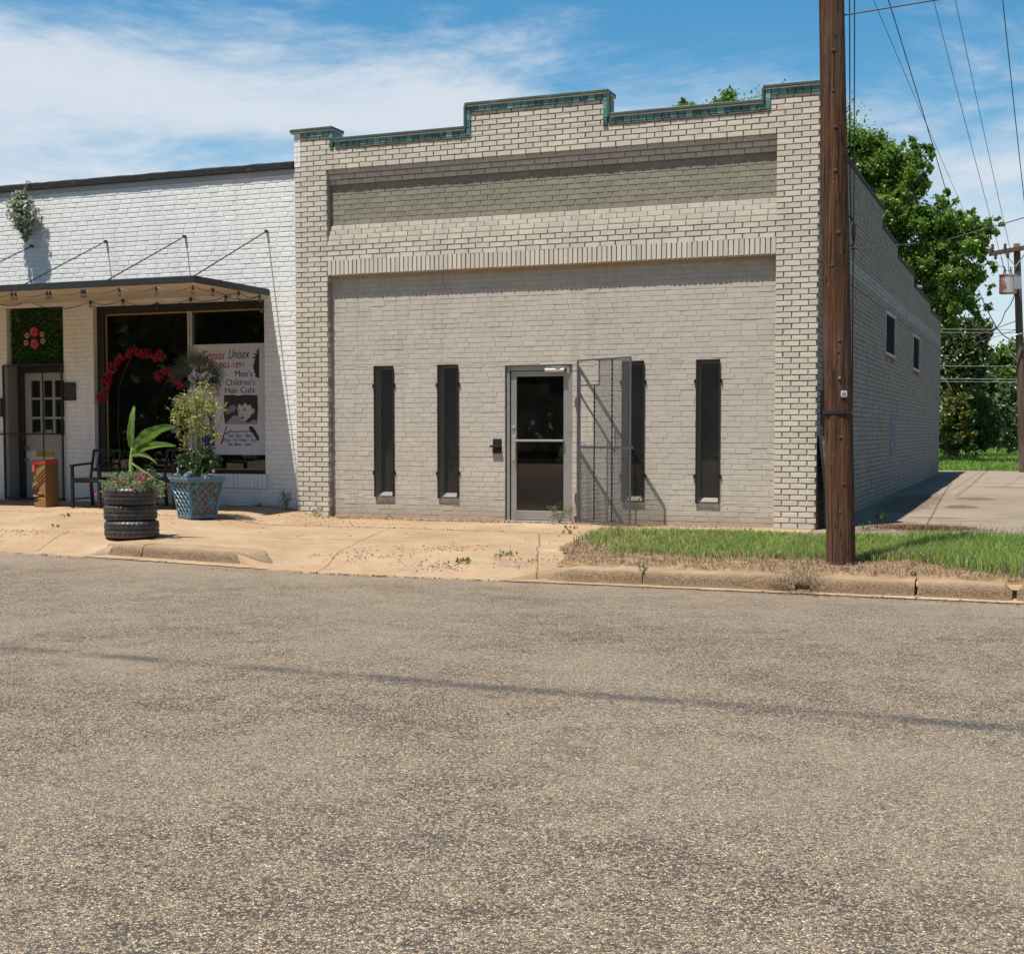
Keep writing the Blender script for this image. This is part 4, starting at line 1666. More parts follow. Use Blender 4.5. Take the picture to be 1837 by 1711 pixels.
mb = MB()
mb.tube([P4(236, 868), P4(235.5, 850), P4(235, 830), P4(236, 812), P4(238, 800)], [.034, .030, .024, .017, .010], 10)
mb.build('stem', M_stem, ban, smooth=True)


def blade_leaf(ctrl, wid, side, cup=.35, n=46, wav=.05):
    """leaf along ctrl points; side = vector across the leaf"""
    ctrl = [Vector(p) for p in ctrl]

    def cr(t):
        k = (len(ctrl) - 1) * t
        i = min(int(k), len(ctrl) - 2)
        u = k - i
        p0, p1, p2, p3 = ctrl[max(i - 1, 0)], ctrl[i], ctrl[i + 1], ctrl[min(i + 2, len(ctrl) - 1)]
        return .5 * ((2 * p1) + (p2 - p0) * u + (2 * p0 - 5 * p1 + 4 * p2 - p3) * u * u + (3 * p1 - p0 - 3 * p2 + p3) * u ** 3)
    mb = MB()
    for i in range(n + 1):
        t = i / n
        p = cr(t)
        d = (cr(min(1, t + .02)) - cr(max(0, t - .02))).normalized()
        s = Vector(side)
        s = (s - d * s.dot(d)).normalized()
        nn = s.cross(d)
        w = wid * (math.sin(PI * min(1, (t * .94 + .05)) ** .8)) ** .65
        tear = [1 - (rnd.uniform(.05, .30) if rnd.random() < .16 else rnd.uniform(0, .03)) for _ in range(2)]
        for k in range(-4, 5):
            q = k / 4
            if abs(k) == 4:
                q *= tear[0 if k < 0 else 1]
            z = .030 * w * math.sin(t * 160) * (1 - abs(q)) * 2 * abs(q) + cup * w * abs(q) * (1 - .3 * abs(q)) + wav * w * math.sin(t * 31 + q * 2) * abs(q)
            mb.v.append(p + s * (w * q) + nn * z)
    for i in range(n):
        for k in range(8):
            mb.f.append((i * 9 + k, i * 9 + k + 1, (i + 1) * 9 + k + 1, (i + 1) * 9 + k))
            mb.m.append(0)
    mb.tube([cr(i / n) - Vector((0, 0, .002)) for i in range(n)], [.006 * (1 - .8 * i / n) + .001 for i in range(n)], 6, 1)
    mb.build('leaf', [M_banana, M_stem], ban, smooth=True)


blade_leaf([P4(237, 806), P4(236, 780, -.02), P4(238, 752, -.02), P4(241, 728, .02)], .060, (1, -.15, 0), .35)
blade_leaf([P4(238, 806), P4(256, 790, -.08), P4(282, 772, -.14), P4(314, 764, -.16)], .072, (.25, -.5, .75), .3, wav=.10)
blade_leaf([P4(239, 804), P4(251, 785, .10), P4(266, 773, .18), P4(281, 768, .22)], .048, (.3, -.2, .8), .3)
blade_leaf([P4(238, 812), P4(262, 802, -.02), P4(290, 798, 0), P4(316, 800, .03)], .062, (.1, -.75, .6), .25)
blade_leaf([P4(235, 818), P4(248, 815, -.08), P4(266, 820, -.16), P4(282, 832, -.2)], .040, (.2, -.6, .7), .4)
blade_leaf([P4(233, 828), P4(246, 838, -.06), P4(262, 848, -.12), P4(277, 858, -.16)], .022, (.1, -.5, .8), .6)

# petunias spilling over the rim
M_pet = leaf_mat('petunia_leaf', [(.08, .13, .03), (.15, .22, .06), (.24, .30, .10), (.34, .37, .17)], .6, .2)
M_magenta = leaf_mat('magenta_petal', [(.35, .01, .14), (.55, .03, .25), (.62, .06, .32)], .5, .25)
pet = thing('petunias', 'magenta petunias and small pale leaves spilling over the top tyre', 'flowers', (TX, TY, TZ + .60))
foliage('leaves', pxc([(205, 868, 20), (232, 862, 24), (262, 862, 22), (285, 872, 14), (192, 880, 12, -.15), (183, 886, 7, -.15), (292, 888, 7, -.1), (215, 872, 16, -.2), (250, 868, 16, -.2)], TY, 1.2), 1900, .045, .014, [M_pet], pet, spread=.35, shell=.3)
for k, (x, y) in enumerate([(205, 862), (222, 868), (240, 866), (249, 855), (253, 862), (222, 862), (268, 856), (172, 884), (190, 891), (258, 853), (241, 872)]):
    c0 = P4(x, y, -.22)
    mb = MB()
    for j in range(5):
        a = j * 2 * PI / 5 + k
        u, v = Vector((math.cos(a), -.2, math.sin(a))), Vector((-math.sin(a), 0, math.cos(a)))
        mb.add([c0, c0 + u * .016 + v * .011 + Vector((0, -.006, 0)), c0 + u * .026 + Vector((0, -.008, 0)), c0 + u * .016 - v * .011 + Vector((0, -.006, 0))], [(0, 1, 2, 3)])
    mb.build('flower', M_magenta, pet)

# ------------------------------------------------------------------ blue lattice pot and what grows in it
m = N('turquoise_pot_glaze')
c = m.mix(m.noise(10, 4), (.03, .125, .18), (.07, .235, .30))
c = m.mix(m.math('MULTIPLY', m.step(m.noise(13, 5, .7), .55, .63), .9), c, (.16, .045, .035))
z = m.math('ADD', m.sep()[2], m.math('MULTIPLY', m.noise(16, 4, .7), .18))
c = m.mix(m.math('MULTIPLY', m.step(z, .19, .08), .92), c, (.10, .03, .027))
M_pot = m.set(c, .30, 0, .5)
m = N('turquoise_and_red_pot_recess')
c = m.mix(m.step(m.noise(7, 4, .6), .44, .50), (.07, .22, .285), (.19, .04, .028))
c = m.mix(m.math('MULTIPLY', m.step(m.noise(20, 4), .6, .66), .6), c, (.05, .2, .28))
M_potin = m.set(c, .35, 0, .5)
PX_, PY_ = -4.275, -1.875
PZ = walk_full(PX_, PY_) + .002
PA = math.atan2(-.472, .88) + PI / 2      # local -Y face looks along (.88,-.47)
pot = thing('lattice_pot', 'square turquoise glazed pot with raised diamond lattice and red wear', 'flower pot', (PX_, PY_, PZ))
pw0, pw1, ph = .185, .262, .545


def pot_w(z):
    return pw0 + (pw1 - pw0) * (z / ph) ** 1.15


mb = MB()
mb2 = MB()
zs = lin(0, ph, 10)
for i in range(10):
    a, b = pot_w(zs[i]) - .012, pot_w(zs[i + 1]) - .012
    for k in range(4):
        c4 = [(-1, -1), (1, -1), (1, 1), (-1, 1)]
        p, q = c4[k], c4[(k + 1) % 4]
        mb2.quad((p[0] * a, p[1] * a, zs[i]), (q[0] * a, q[1] * a, zs[i]), (q[0] * b, q[1] * b, zs[i + 1]), (p[0] * b, p[1] * b, zs[i + 1]))
rotz(mb2, PA, (PX_, PY_, PZ)).build('pot_recess', M_potin, pot)
ndia = 4
for face in range(4):
    fa = face * PI / 2
    ca, sa = math.cos(fa), math.sin(fa)

    def fp(s, z, o=0):
        w = pot_w(z)
        x, y = s * w, -(w - .010 + o)
        return (x * ca - y * sa, x * sa + y * ca, z)
    for k in range(-4, 5):
        for sg in (-1, 1):
            pts = []
            for t in lin(0, 1, 14):
                s = -1 + 2 * ((k / ndia) + t * 1.0) * 1.0
                z = .045 + t * (ph - .10)
                if -1 <= s <= 1:
                    pts.append(fp(sg * s, z, .004))
            if len(pts) > 1:
                mb.tube(pts, .0125, 5)
    for s in (-1, 1):
        mb.tube([fp(s, z, 0) for z in lin(.02, ph - .02, 8)], .016, 6)
for z0, z1, e in ((0, .05, .008), (ph - .055, ph, .014), (ph - .02, ph + .012, .028)):
    a, b = pot_w(z0) + e, pot_w(min(z1, ph)) + e
    for w, zz in (((a, b), (z0, z1)),):
        vv = []
        for q, zq in ((w[0], zz[0]), (w[1], zz[1])):
            vv += [(-q, -q, zq), (q, -q, zq), (q, q, zq), (-q, q, zq)]
        qi = b - .05
        vv += [(-qi, -qi, zz[1]), (qi, -qi, zz[1]), (qi, qi, zz[1]), (-qi, qi, zz[1])]
        f = []
        for k in range(4):
            n_ = (k + 1) % 4
            f += [(k, n_, 4 + n_, 4 + k), (4 + k, 4 + n_, 8 + n_, 8 + k)]
        f.append((3, 2, 1, 0))
        mb.add(vv, f)
rotz(mb, PA, (PX_, PY_, PZ)).build('pot_lattice', M_pot, pot, bevel=.003)
mb = MB()
mb.box(-.235, .235, -.235, .235, ph - .09, ph - .04)
rotz(mb, PA, (PX_, PY_, PZ)).build('potting_soil', bpy.data.materials['dark_potting_soil'], pot)

M_nand = leaf_mat('variegated_leaf', [(.06, .11, .018), (.13, .19, .03), (.26, .30, .06), (.40, .40, .12), (.52, .50, .24)], .5, .2)
M_darkleaf = leaf_mat('dark_shrub_leaf', [(.018, .045, .012), (.035, .08, .02), (.06, .12, .03), (.10, .17, .05)], .4, .15)
M_twig = simple('brown_twig', (.12, .08, .05), .9, var=.3)
nan = thing('variegated_shrub', 'airy shrub with pale variegated leaves in the turquoise lattice pot', 'shrub', (PX_, PY_, PZ + .5))
P5 = lambda x, y, dy=0: atY(x, y, PY_ + dy)
NCL = [(338, 716, 20), (366, 708, 22), (326, 742, 26), (356, 738, 28), (386, 728, 15), (338, 768, 24), (368, 768, 22), (392, 776, 9), (345, 796, 20), (312, 745, 10), (360, 800, 14), (404, 732, 6), (322, 716, 9), (383, 790, 7)]
foliage('leaves', pxc(NCL, PY_, 1.0), 3000, .046, .017, [M_nand], nan, spread=.4, shell=.35)
mb = MB()
for x, y, r in NCL:
    a = P5(350 + rnd.uniform(-8, 8), 858)
    b = P5(x, y)
    mid = (a + b) / 2 + Vector((rnd.uniform(-.04, .04), rnd.uniform(-.05, .05), .05))
    mb.tube([a, mid, b], [.007, .005, .003], 5)
mb.build('branches', M_twig, nan)
sh = thing('dark_green_shrub', 'low dark green leafy plant filling the turquoise lattice pot', 'shrub', (PX_, PY_, PZ + .5))
foliage('leaves', pxc([(332, 826, 15), (350, 838, 16), (374, 816, 18), (386, 826, 10), (366, 838, 15), (330, 842, 10), (378, 842, 10)], PY_ + .03, 1.1), 1500, .05, .028, [M_darkleaf], sh, spread=.4, shell=.35)
M_lilac = leaf_mat('lilac_petal', [(.28, .22, .45), (.42, .36, .60), (.60, .55, .72)], .6, .3)
lil = thing('lilac_flowers', 'pale lilac flower spikes along the rim of the turquoise lattice pot', 'flowers', (PX_, PY_, PZ + .56))
for sp_ in ([(316, 850, 5), (319, 843, 4)], [(334, 853, 5)], [(340, 848, 4)], [(376, 853, 5), (383, 846, 4)], [(368, 856, 4)], [(327, 858, 4)]):
    foliage('flower_spike', pxc(sp_, PY_ - .2, 1), 72, .022, .010, [M_lilac], lil, sub=6, shell=.2)
mb = MB()
for (x, y), (x2, y2) in (((345, 860), (352, 834)), ((350, 860), (339, 838)), ((356, 861), (372, 846)), ((342, 862), (330, 850)), ((360, 860), (364, 838))):
    mb.tube([P5(x, y, -.15), P5((x + x2) / 2, (y + y2) / 2, -.19), P5(x2, y2, -.2)], [.005, .004, .002], 5)
mb.build('stalks', M_stem, lil)
M_palm = leaf_mat('fan_palm_leaf', [(.02, .04, .015), (.04, .065, .025), (.07, .095, .04)], .5, .1)
QY = -.75
qz = walk_full(-4.7, QY)
PQ = lambda x, y, dy=0: atY(x, y, QY + dy)
crown = PQ(354, 686)
palm = thing('fan_palm', 'dark fan palm in the shade behind the turquoise pot, in front of the salon sign', 'palm', (crown.x, QY, qz))
mb = MB()
for (x, y, dy) in [(341, 612, -.1), (362, 622, .12), (384, 634, -.1), (403, 646, .1), (412, 664, -.05), (300, 648, .1), (312, 640, -.1), (306, 662, .1), (328, 688, -.15), (398, 684, .15), (350, 628, -.25), (378, 676, -.25), (326, 652, -.25), (366, 650, .25)]:
    tipd = PQ(x, y, dy)
    hub = crown + (tipd - crown) * .42
    mb.tube([crown, (crown + hub) / 2 + Vector((0, 0, .02)), hub], .005, 5, 0)
    d = (tipd - crown).normalized()
    R_ = (tipd - hub).length * 1.05
    s = d.cross(Vector((.3, -.9, .3))).normalized()
    nn = s.cross(d)
    for k in range(-9, 10):
        a = k * .105
        dd_ = d * math.cos(a) + s * math.sin(a) + nn * rnd.uniform(-.10, .10)
        ln = R_ * (1 - .02 * abs(k)) * rnd.uniform(.8, 1.1)
        w = dd_.cross(nn).normalized() * .0062
        droop = Vector((0, 0, -.10 * ln - .016 * abs(k) * ln))
        m1, m2 = hub + dd_ * ln * .45, hub + dd_ * ln * .8 + droop * .5
        mb.add([hub, m1 + w, m2 + w * .7, hub + dd_ * ln + droop * 1.6, m2 - w * .7, m1 - w], [(0, 1, 5), (1, 2, 4, 5), (2, 3, 4)], 0)
for (x, y) in [(330, 715), (338, 722), (372, 712), (386, 704)]:
    mb.tube([crown, PQ((354 + x) / 2, 690, -.1), PQ(x, y, -.15)], [.006, .005, .002], 5, 0)
mb.tube([Vector((crown.x, QY, qz + .2)), Vector((crown.x + .01, QY, qz + .9)), crown], [.035, .03, .028], 8, 1)
mb.build('fronds', [M_palm, M_twig], palm)
mb = MB()
mb.lathe([(0, 0), (.13, 0), (.17, .26), (.18, .28), (.16, .28), (.15, .24), (0, .24)], (crown.x, QY, qz), 20, cap=False)
mb.build('plant_pot', simple('plain_clay_pot', (.22, .10, .06), .8), palm)

# ------------------------------------------------------------------ carved wooden head
m = N('carved_golden_wood')
sc = m.scale(m.pos, (30, 30, 2.2))
g = m.noise(1.0, 4, .6, vec=sc)
c = m.mix(g, (.15, .075, .026), (.27, .15, .056))
c = m.mix(m.math('MULTIPLY', m.step(m.noise(7, 4), .55, .7), .35), c, (.14, .065, .02))
m.bump(g, .25, .004)
M_carve = m.set(c, .55, 0, .35)
M_redtop = simple('red_painted_wood', (.42, .06, .05), .6, var=.25, scale=14)
CX_, CY_ = -7.64, -.93
CZ = walk_full(CX_, CY_)
tot = thing('carved_head', 'carved wooden tiki style head with flat red top beside the entrance', 'carving', (CX_, CY_, CZ))
ca_ = math.radians(-28)       # the carved face looks to the left of the camera
mb = MB()
NS, NT = 26, 90
hw, hh_ = .125, .66


def relief(s, t):
    return 1.35 * relief0(s, t)


def relief0(s, t):
    """depth of the carving, s 0 at the left edge .. 1 at the corner, t 0 bottom .. 1 top"""
    d = 0
    for a, b, w in ((.62, .30, .020), (.70, .30, .018), (.78, .28, .018), (.86, .26, .015)):    # brow and eye grooves sweep down to the left
        d -= .024 * math.exp(-((t - (a - b * (1 - s) * (1 - .3 * s))) / w) ** 2)
    d += .045 * math.exp(-((s - .12) / .22) ** 2) * math.exp(-((t - .50) / .07) ** 2)        # nose
    d -= .040 * math.exp(-((s - .05) / .30) ** 2) * math.exp(-((t - .385) / .03) ** 2)
    for a, b, w in ((.33, .12, .016), (.22, -.06, .018)):                                   # lips
        d -= .030 * math.exp(-((t - (a - b * s)) / w) ** 2) * (1 - sm((s - .75) / .2))
    d += .025 * math.exp(-((s - .1) / .3) ** 2) * math.exp(-((t - .27) / .04) ** 2)
    d -= .025 * math.exp(-((s - .05) / .3) ** 2) * math.exp(-((t - .15) / .02) ** 2)
    return d * (1 - sm((s - .88) / .12))


for j in range(NT + 1):
    for i in range(NS + 1):
        s, t = i / NS, j / NT
        mb.v.append((-hw + 2 * hw * s, -hw - relief(s, t), t * hh_ * (1 - .04 * (1 - s))))
for j in range(NT):
    for i in range(NS):
        a = j * (NS + 1) + i
        mb.f.append((a, a + 1, a + NS + 2, a + NS + 1))
        mb.m.append(0)
k0 = len(mb.v)
bulge = [(hw + .012 * math.sin(PI * (j / NT) ** .8)) for j in range(NT + 1)]
for j in range(NT + 1):
    z = j / NT * hh_
    mb.v += [(hw, -hw, z), (bulge[j], 0, z), (hw * .94, hw, z), (-hw, hw, z * .97)]
for j in range(NT):
    for q in range(3):
        a = k0 + j * 4 + q
        mb.f.append((a, a + 1, a + 5, a + 4))
        mb.m.append(0)
    mb.f.append((k0 + j * 4 + 3, j * (NS + 1), (j + 1) * (NS + 1), k0 + j * 4 + 7))
    mb.m.append(0)
rotz(mb, math.radians(-9.5), (CX_, CY_, CZ)).build('carved_block', M_carve, tot)
mb = MB()
pr = [(-hw - .02, -hw - .03), (hw + .006, -hw - .004), (hw + .004, hw), (-hw, hw)]
mb.prism([(x, y, hh_ * .985 + (.0 if x > 0 else -.01)) for x, y in pr], (0, 0, .075))
mb.box(-hw - .016, -hw + .05, -hw - .026, -hw + .10, hh_ * .80, hh_ * .985)
rotz(mb, math.radians(-9.5), (CX_, CY_, CZ)).build('red_cap', M_redtop, tot, bevel=.012)

# ------------------------------------------------------------------ two black chairs and a little table
M_chair = simple('black_painted_steel', (.022, .022, .023), .4, .3, var=.3)


def make_chair(x, y, ang, label):
    z = walk_full(x + .2, y + .25)
    t = thing('garden_chair', label, 'chair', (x, y, z), 'black chairs by the salon window')
    c = (x, y, z)
    W, D = .46, .50

    def part(name, fn, bevel=.003):
        mb = MB()
        fn(mb)
        return rotz(mb, ang, c).build(name, M_chair, t, bevel=bevel)
    for sx in (0, W):
        part('leg', lambda b: b.bar((sx, 0, 0), (sx, .0, .62), .042, .042))
        part('leg', lambda b: b.bar((sx, D + .03, 0), (sx, D - .02, .44), .042, .042))
        part('armrest', lambda b: b.bar((sx, -.03, .63), (sx, D + .02, .655), 0.055, .028))
        part('side_rail', lambda b: b.bar((sx, 0, .42), (sx, D, .42), .028, .035))
        part('foot_rail', lambda b: b.bar((sx, 0, .13), (sx, D, .13), .02, .02))
    part('seat', lambda b: [b.box(.01, W - .01, .02 + i * .058, .066 + i * .058, .425, .445) for i in range(8)] + [b.box(0, W, -.015, .018, .375, .445)])

    def back(b):
        y0, y1 = D - .02, D + .08
        lean = lambda zz: y0 + (y1 - y0) * (zz - .42) / .42
        for sx in (0, W):
            b.bar((sx, lean(.42), .42), (sx, lean(.86), .86), .032, .03)
        for zz in (.56, .845):
            b.bar((0, lean(zz), zz), (W, lean(zz), zz), .03, .042)
        for sx in (.10, W - .10):
            b.bar((sx, lean(.56), .56), (sx, lean(.845), .845), .018, .022)
        b.bar((.10, lean(.57), .57), (W - .10, lean(.83), .83), .014, .018)
        b.bar((W - .10, lean(.57), .57), (.10, lean(.83), .83), .014, .018)
        b.box(W / 2 - .02, W / 2 + .02, lean(.7) - .012, lean(.7) + .012, .68, .72)
    part('backrest', back)


make_chair(-7.07, -1.03, math.radians(6), 'black steel garden chair next to the carved wooden head')
make_chair(-5.92, -.78, math.radians(4), 'black steel garden chair behind the banana plant and the turquoise pot')
mb = MB()
tz = walk_full(-6.25, -.35)
tb = thing('side_table', 'small round black table between the two garden chairs', 'table', (-6.25, -.35, tz))
mb.lathe([(0, .44), (.20, .44), (.205, .45), (.20, .465), (0, .465)], (-6.25, -.35, tz), 28, cap=False)
mb.build('table_top', M_chair, tb)
for k in range(3):
    a = k * 2 * PI / 3 + .4
    mb = MB()
    mb.tube([(-6.25 + .07 * math.cos(a), -.35 + .07 * math.sin(a), tz + .44), (-6.25 + .17 * math.cos(a), -.35 + .17 * math.sin(a), tz)], .011, 6)
    mb.build('leg', M_chair, tb)

# ------------------------------------------------------------------ hanging basket on the tar coping
M_sil = leaf_mat('silver_succulent_leaf', [(.05, .08, .03), (.16, .20, .10), (.30, .36, .33), (.52, .57, .56), (.74, .76, .72)], .5, .15)
M_yel = leaf_mat('yellow_green_leaf', [(.10, .14, .02), (.28, .30, .06), (.50, .48, .22)], .5, .2)
hb = thing('hanging_basket', 'hanging basket of silvery succulents hooked on the black tar coping', 'hanging plant', (-8.67, -.13, 4.24))
foliage('succulents', [(-8.70, -.18, 4.80, .20, .16, .15), (-8.76, -.18, 4.64, .19, .16, .17), (-8.56, -.18, 4.66, .19, .16, .18), (-8.66, -.2, 4.54, .18, .15, .15), (-8.63, -.17, 4.38, .11, .10, .15), (-8.67, -.18, 4.92, .12, .10, .07)], 2300, .080, .026, [M_sil, M_yel], hb, fr=.3, spread=.35, shell=.35)
for ts_ in ((-8.63, -.16, 4.32, .06, .06, .14), (-8.50, -.15, 4.58, .06, .06, .14)):
    foliage('trailing_stem', [ts_], 130, .05, .010, [M_yel], hb, spread=.5, shell=.2)
mb = MB()
mb.tube([(-8.66, .02, 5.16), (-8.66, -.07, 5.165), (-8.66, -.09, 5.08), (-8.66, -.13, 4.98), (-8.66, -.13, 4.75)], .008, 6)
mb.lathe([(0, .1), (.04, .12), (.07, .22), (.09, .30), (.08, .31), (0, .28)], (-8.66, -.145, 4.40), 18, cap=False)
mb.build('basket', M_twig, hb)

# ------------------------------------------------------------------ hedge panel over the door
M_hedge = leaf_mat('artificial_hedge_leaf', [(.015, .05, .012), (.03, .09, .02), (.05, .14, .03), (.09, .20, .05)], .5, .1)
hp = thing('hedge_panel', 'square panel of artificial hedge above the entrance door', 'wall panel', (-8.65, .15, 2.28))
mb = MB()
mb.box(SD[0] + .02, SD[1] - .01, .15, .17, 2.285, 3.18)
mb.build('backing', M_dark, hp)
n = 9000
P = np.stack([nrs.uniform(SD[0] + .03, SD[1] - .02, n), nrs.uniform(.10, .15, n), nrs.uniform(2.29, 3.17, n)], 1)
D = nrs.randn(n, 3) * .8 + np.array([0, -.5, .2])
D /= np.linalg.norm(D, axis=1, keepdims=True)
V, F = leaf_quads(P, D, .016 + .012 * nrs.rand(n), .008 + .006 * nrs.rand(n))
mesh_np('hedge_leaves', V, F, M_hedge, hp)
M_pinkp = leaf_mat('coral_petal', [(.45, .05, .06), (.62, .12, .12), (.70, .22, .20)], .6, .2)
M_palep = leaf_mat('pale_pink_petal', [(.62, .35, .30), (.72, .48, .42)], .6, .2)
M_redc = simple('red_flower_centre', (.38, .01, .02), .6)
FL = [(62, 596, .095, 'large coral paper flower, upper of the two on the hedge panel', 1), (63, 617, .095, 'large coral paper flower, lower of the two on the hedge panel', 1),
      (49.5, 602, .055, 'small pink flower at the upper left on the hedge panel', 0), (76.5, 600, .055, 'small pink flower at the upper right on the hedge panel', 0),
      (48, 615, .055, 'small pink flower at the lower left on the hedge panel', 0), (78, 612, .055, 'small pink flower at the lower right on the hedge panel', 0)]
for x, y, r, lb, bigf in FL:
    p = atY(x, y, .085)
    ft = thing('paper_flower', lb, 'flower', p, 'paper flowers on the hedge panel')
    mb = MB()
    for ring in range(2):
        n_ = 11 if bigf else 8
        for k in range(n_):
            a = 2 * PI * (k + ring * .5) / n_
            u, v = Vector((math.cos(a), 0, math.sin(a))), Vector((-math.sin(a), 0, math.cos(a)))
            rr_ = r * (1 - .28 * ring)
            o = Vector((0, -.006 - ring * .008, 0))
            mb.add([p + o, p + u * rr_ * .6 + v * rr_ * .24 + o * 1.6, p + u * rr_ + o * 2.2, p + u * rr_ * .6 - v * rr_ * .24 + o * 1.6], [(0, 1, 2, 3)])
    mb.build('petals', M_pinkp if bigf else M_palep, ft)
    mb = MB()
    mb.tube([p + Vector((0, -.01, 0)), p + Vector((0, -.028, 0))], [r * .38, r * .30], 12)
    mb.build('flower_centre', M_redc, ft)

# ------------------------------------------------------------------ flower garland arched across the window
M_red = leaf_mat('crimson_petal', [(.26, .004, .015), (.45, .012, .03), (.55, .03, .07), (.48, .03, .22)], .5, .25)
M_leafg = leaf_mat('garland_leaf', [(.04, .10, .02), (.09, .20, .04), (.14, .28, .06)], .5, .2)
ga = thing('flower_garland', 'arched garland of crimson flowers in front of the salon window', 'garland', (-6.6, .06, 1.6))
gpts = [(183, 716), (188, 700), (190, 684), (196, 668), (203, 656), (212, 648), (220, 640), (231, 634), (243, 632), (255, 634), (266, 634), (278, 640), (287, 638)]
gp2 = [(283, 676), (296, 664), (305, 668), (311, 676), (318, 684), (325, 692)]
foliage('petals', pxc([(x, y, 8.5) for x, y in gpts] + [(x, y, 8) for x, y in gp2], .06, .8), 1900, .046, .030, [M_red], ga, sub=7, spread=.5, shell=.2)
foliage('leaves', pxc([(x, y, 8) for x, y in gpts + gp2] + [(290, 648, 7), (288, 655, 7), (293, 642, 6), (184, 712, 6)], .08, .8), 620, .05, .018, [M_leafg], ga, sub=6, spread=.5, shell=.2)
mb = MB()
mb.tube([atY(x, y, .09) for x, y in gpts + gp2[1:]], .008, 6)
mb.tube([atY(236, 640, .12), atY(222, 668, .12), atY(213, 700, .12), atY(212, 760, .12), atY(216, 830, .12), atY(218, 878, .12)], .007, 6)
mb.build('garland_wire', M_charcoal, ga)

# things hanging inside the window
M_dry = leaf_mat('dried_flower', [(.10, .05, .035), (.20, .10, .07), (.32, .20, .16)], .8, .2)
dr = thing('dried_flowers', 'dusky dried flowers hanging inside the top of the left window', 'dried flowers', (-6.5, .75, 2.5))
foliage('sprays', [(-7.2 + .2 * i, .7, 2.92 - .06 * (i % 3), .12, .1, .22) for i in range(8)], 900, .06, .022, [M_dry], dr, sub=8, spread=.5, shell=.2)
bc = thing('bead_curtain', 'curtain of dark strings with small glinting beads inside the left window', 'curtain', (-6.6, .9, .6))
mb = MB()
for i in range(34):
    x = -7.3 + i * .045 + rnd.uniform(-.01, .01)
    mb.tube([(x, .9, 3.0), (x + rnd.uniform(-.02, .02), .9, .75)], .003, 3, 1)
    for _ in range(9):
        z = rnd.uniform(.9, 2.9)
        s = rnd.uniform(.004, .011)
        mb.add([(x - s, .89, z), (x, .88, z - s), (x + s, .89, z), (x, .88, z + s)], [(0, 1, 2, 3)], 0)
mb.build('bead_strings', [simple('pale_glass_bead', (.75, .66, .48), .2, .3), M_dark], bc)

# ------------------------------------------------------------------ window sign
SYW = .162
M_sign = simple('aged_white_sign_board', (.49, .495, .51), .5, var=.06, scale=3)
M_navy = simple('navy_sign_paint', (.022, .035, .13), .6, var=.2)
M_signred = simple('red_sign_paint', (.34, .02, .035), .6, var=.2)
M_ink = simple('black_sign_ink', (.015, .015, .018), .6)
M_skin = simple('printed_pale_grey', (.46, .42, .44), .6, var=.15, scale=30)
M_skin2 = simple('printed_mid_grey', (.20, .17, .19), .6, var=.2, scale=30)
M_hairp = simple('printed_near_black', (.030, .018, .023), .6, var=.4, scale=30)
M_greyp = simple('printed_grey', (.25, .24, .27), .6, var=.3, scale=30)
tl_, br_ = atY(338, 619, SYW), atY(474, 816, SYW)
sx0, sx1, sz1, sz0 = tl_.x, SV[1] - .036, tl_.z, br_.z
sign = thing('salon_sign', 'white painted sign board with salon lettering and pictures in the window', 'sign', ((sx0 + sx1) / 2, SYW, sz0))
mb = MB()
mb.box(sx0, sx1, SYW, SYW + .012, sz0, sz1)
mb.build('sign_board', M_sign, sign)


def SP(x, y, k=1):
    p = atY(x, y, SYW)
    return Vector((p.x, SYW - .0012 * k, p.z))


def flat(name, pts, mat, k=1):
    mb = MB()
    mb.prism([SP(x, y, k) for x, y in pts], (0, .0008, 0))
    return mb.build(name, mat, sign)


def txt(body, x, y, h, mat, align='CENTER', shear=0, w=1.0, k=1):
    cu = bpy.data.curves.new('lettering', 'FONT')
    cu.body = body
    cu.size = h / 85.0 if False else h
    cu.align_x = align
    cu.shear = shear
    cu.extrude = .0004
    cu.materials.append(mat)
    tmp = bpy.data.objects.new('tmp', cu)
    col.objects.link(tmp)
    dg_ = bpy.context.evaluated_depsgraph_get()
    me = bpy.data.meshes.new_from_object(tmp.evaluated_get(dg_))
    bpy.data.objects.remove(tmp)
    bpy.data.curves.remove(cu)
    nv = len(me.vertices)
    bm_ = bmesh.new()
    bm_.from_mesh(me)
    dup_ = bmesh.ops.duplicate(bm_, geom=bm_.verts[:] + bm_.edges[:] + bm_.faces[:])
    for v_ in dup_['geom']:
        if isinstance(v_, bmesh.types.BMVert):
            v_.co.x += .022 * h
            v_.co.z += .00025
    bm_.to_mesh(me)
    bm_.free()
    if not me.materials:
        me.materials.append(mat)
    o = bpy.data.objects.new('lettering', me)
    col.objects.link(o)
    o.parent = sign
    p = SP(x, y, k) - wloc(sign)
    o.location = p
    o.rotation_euler = (PI / 2, 0, 0)
    o.scale = (w, 1, 1)
    return o


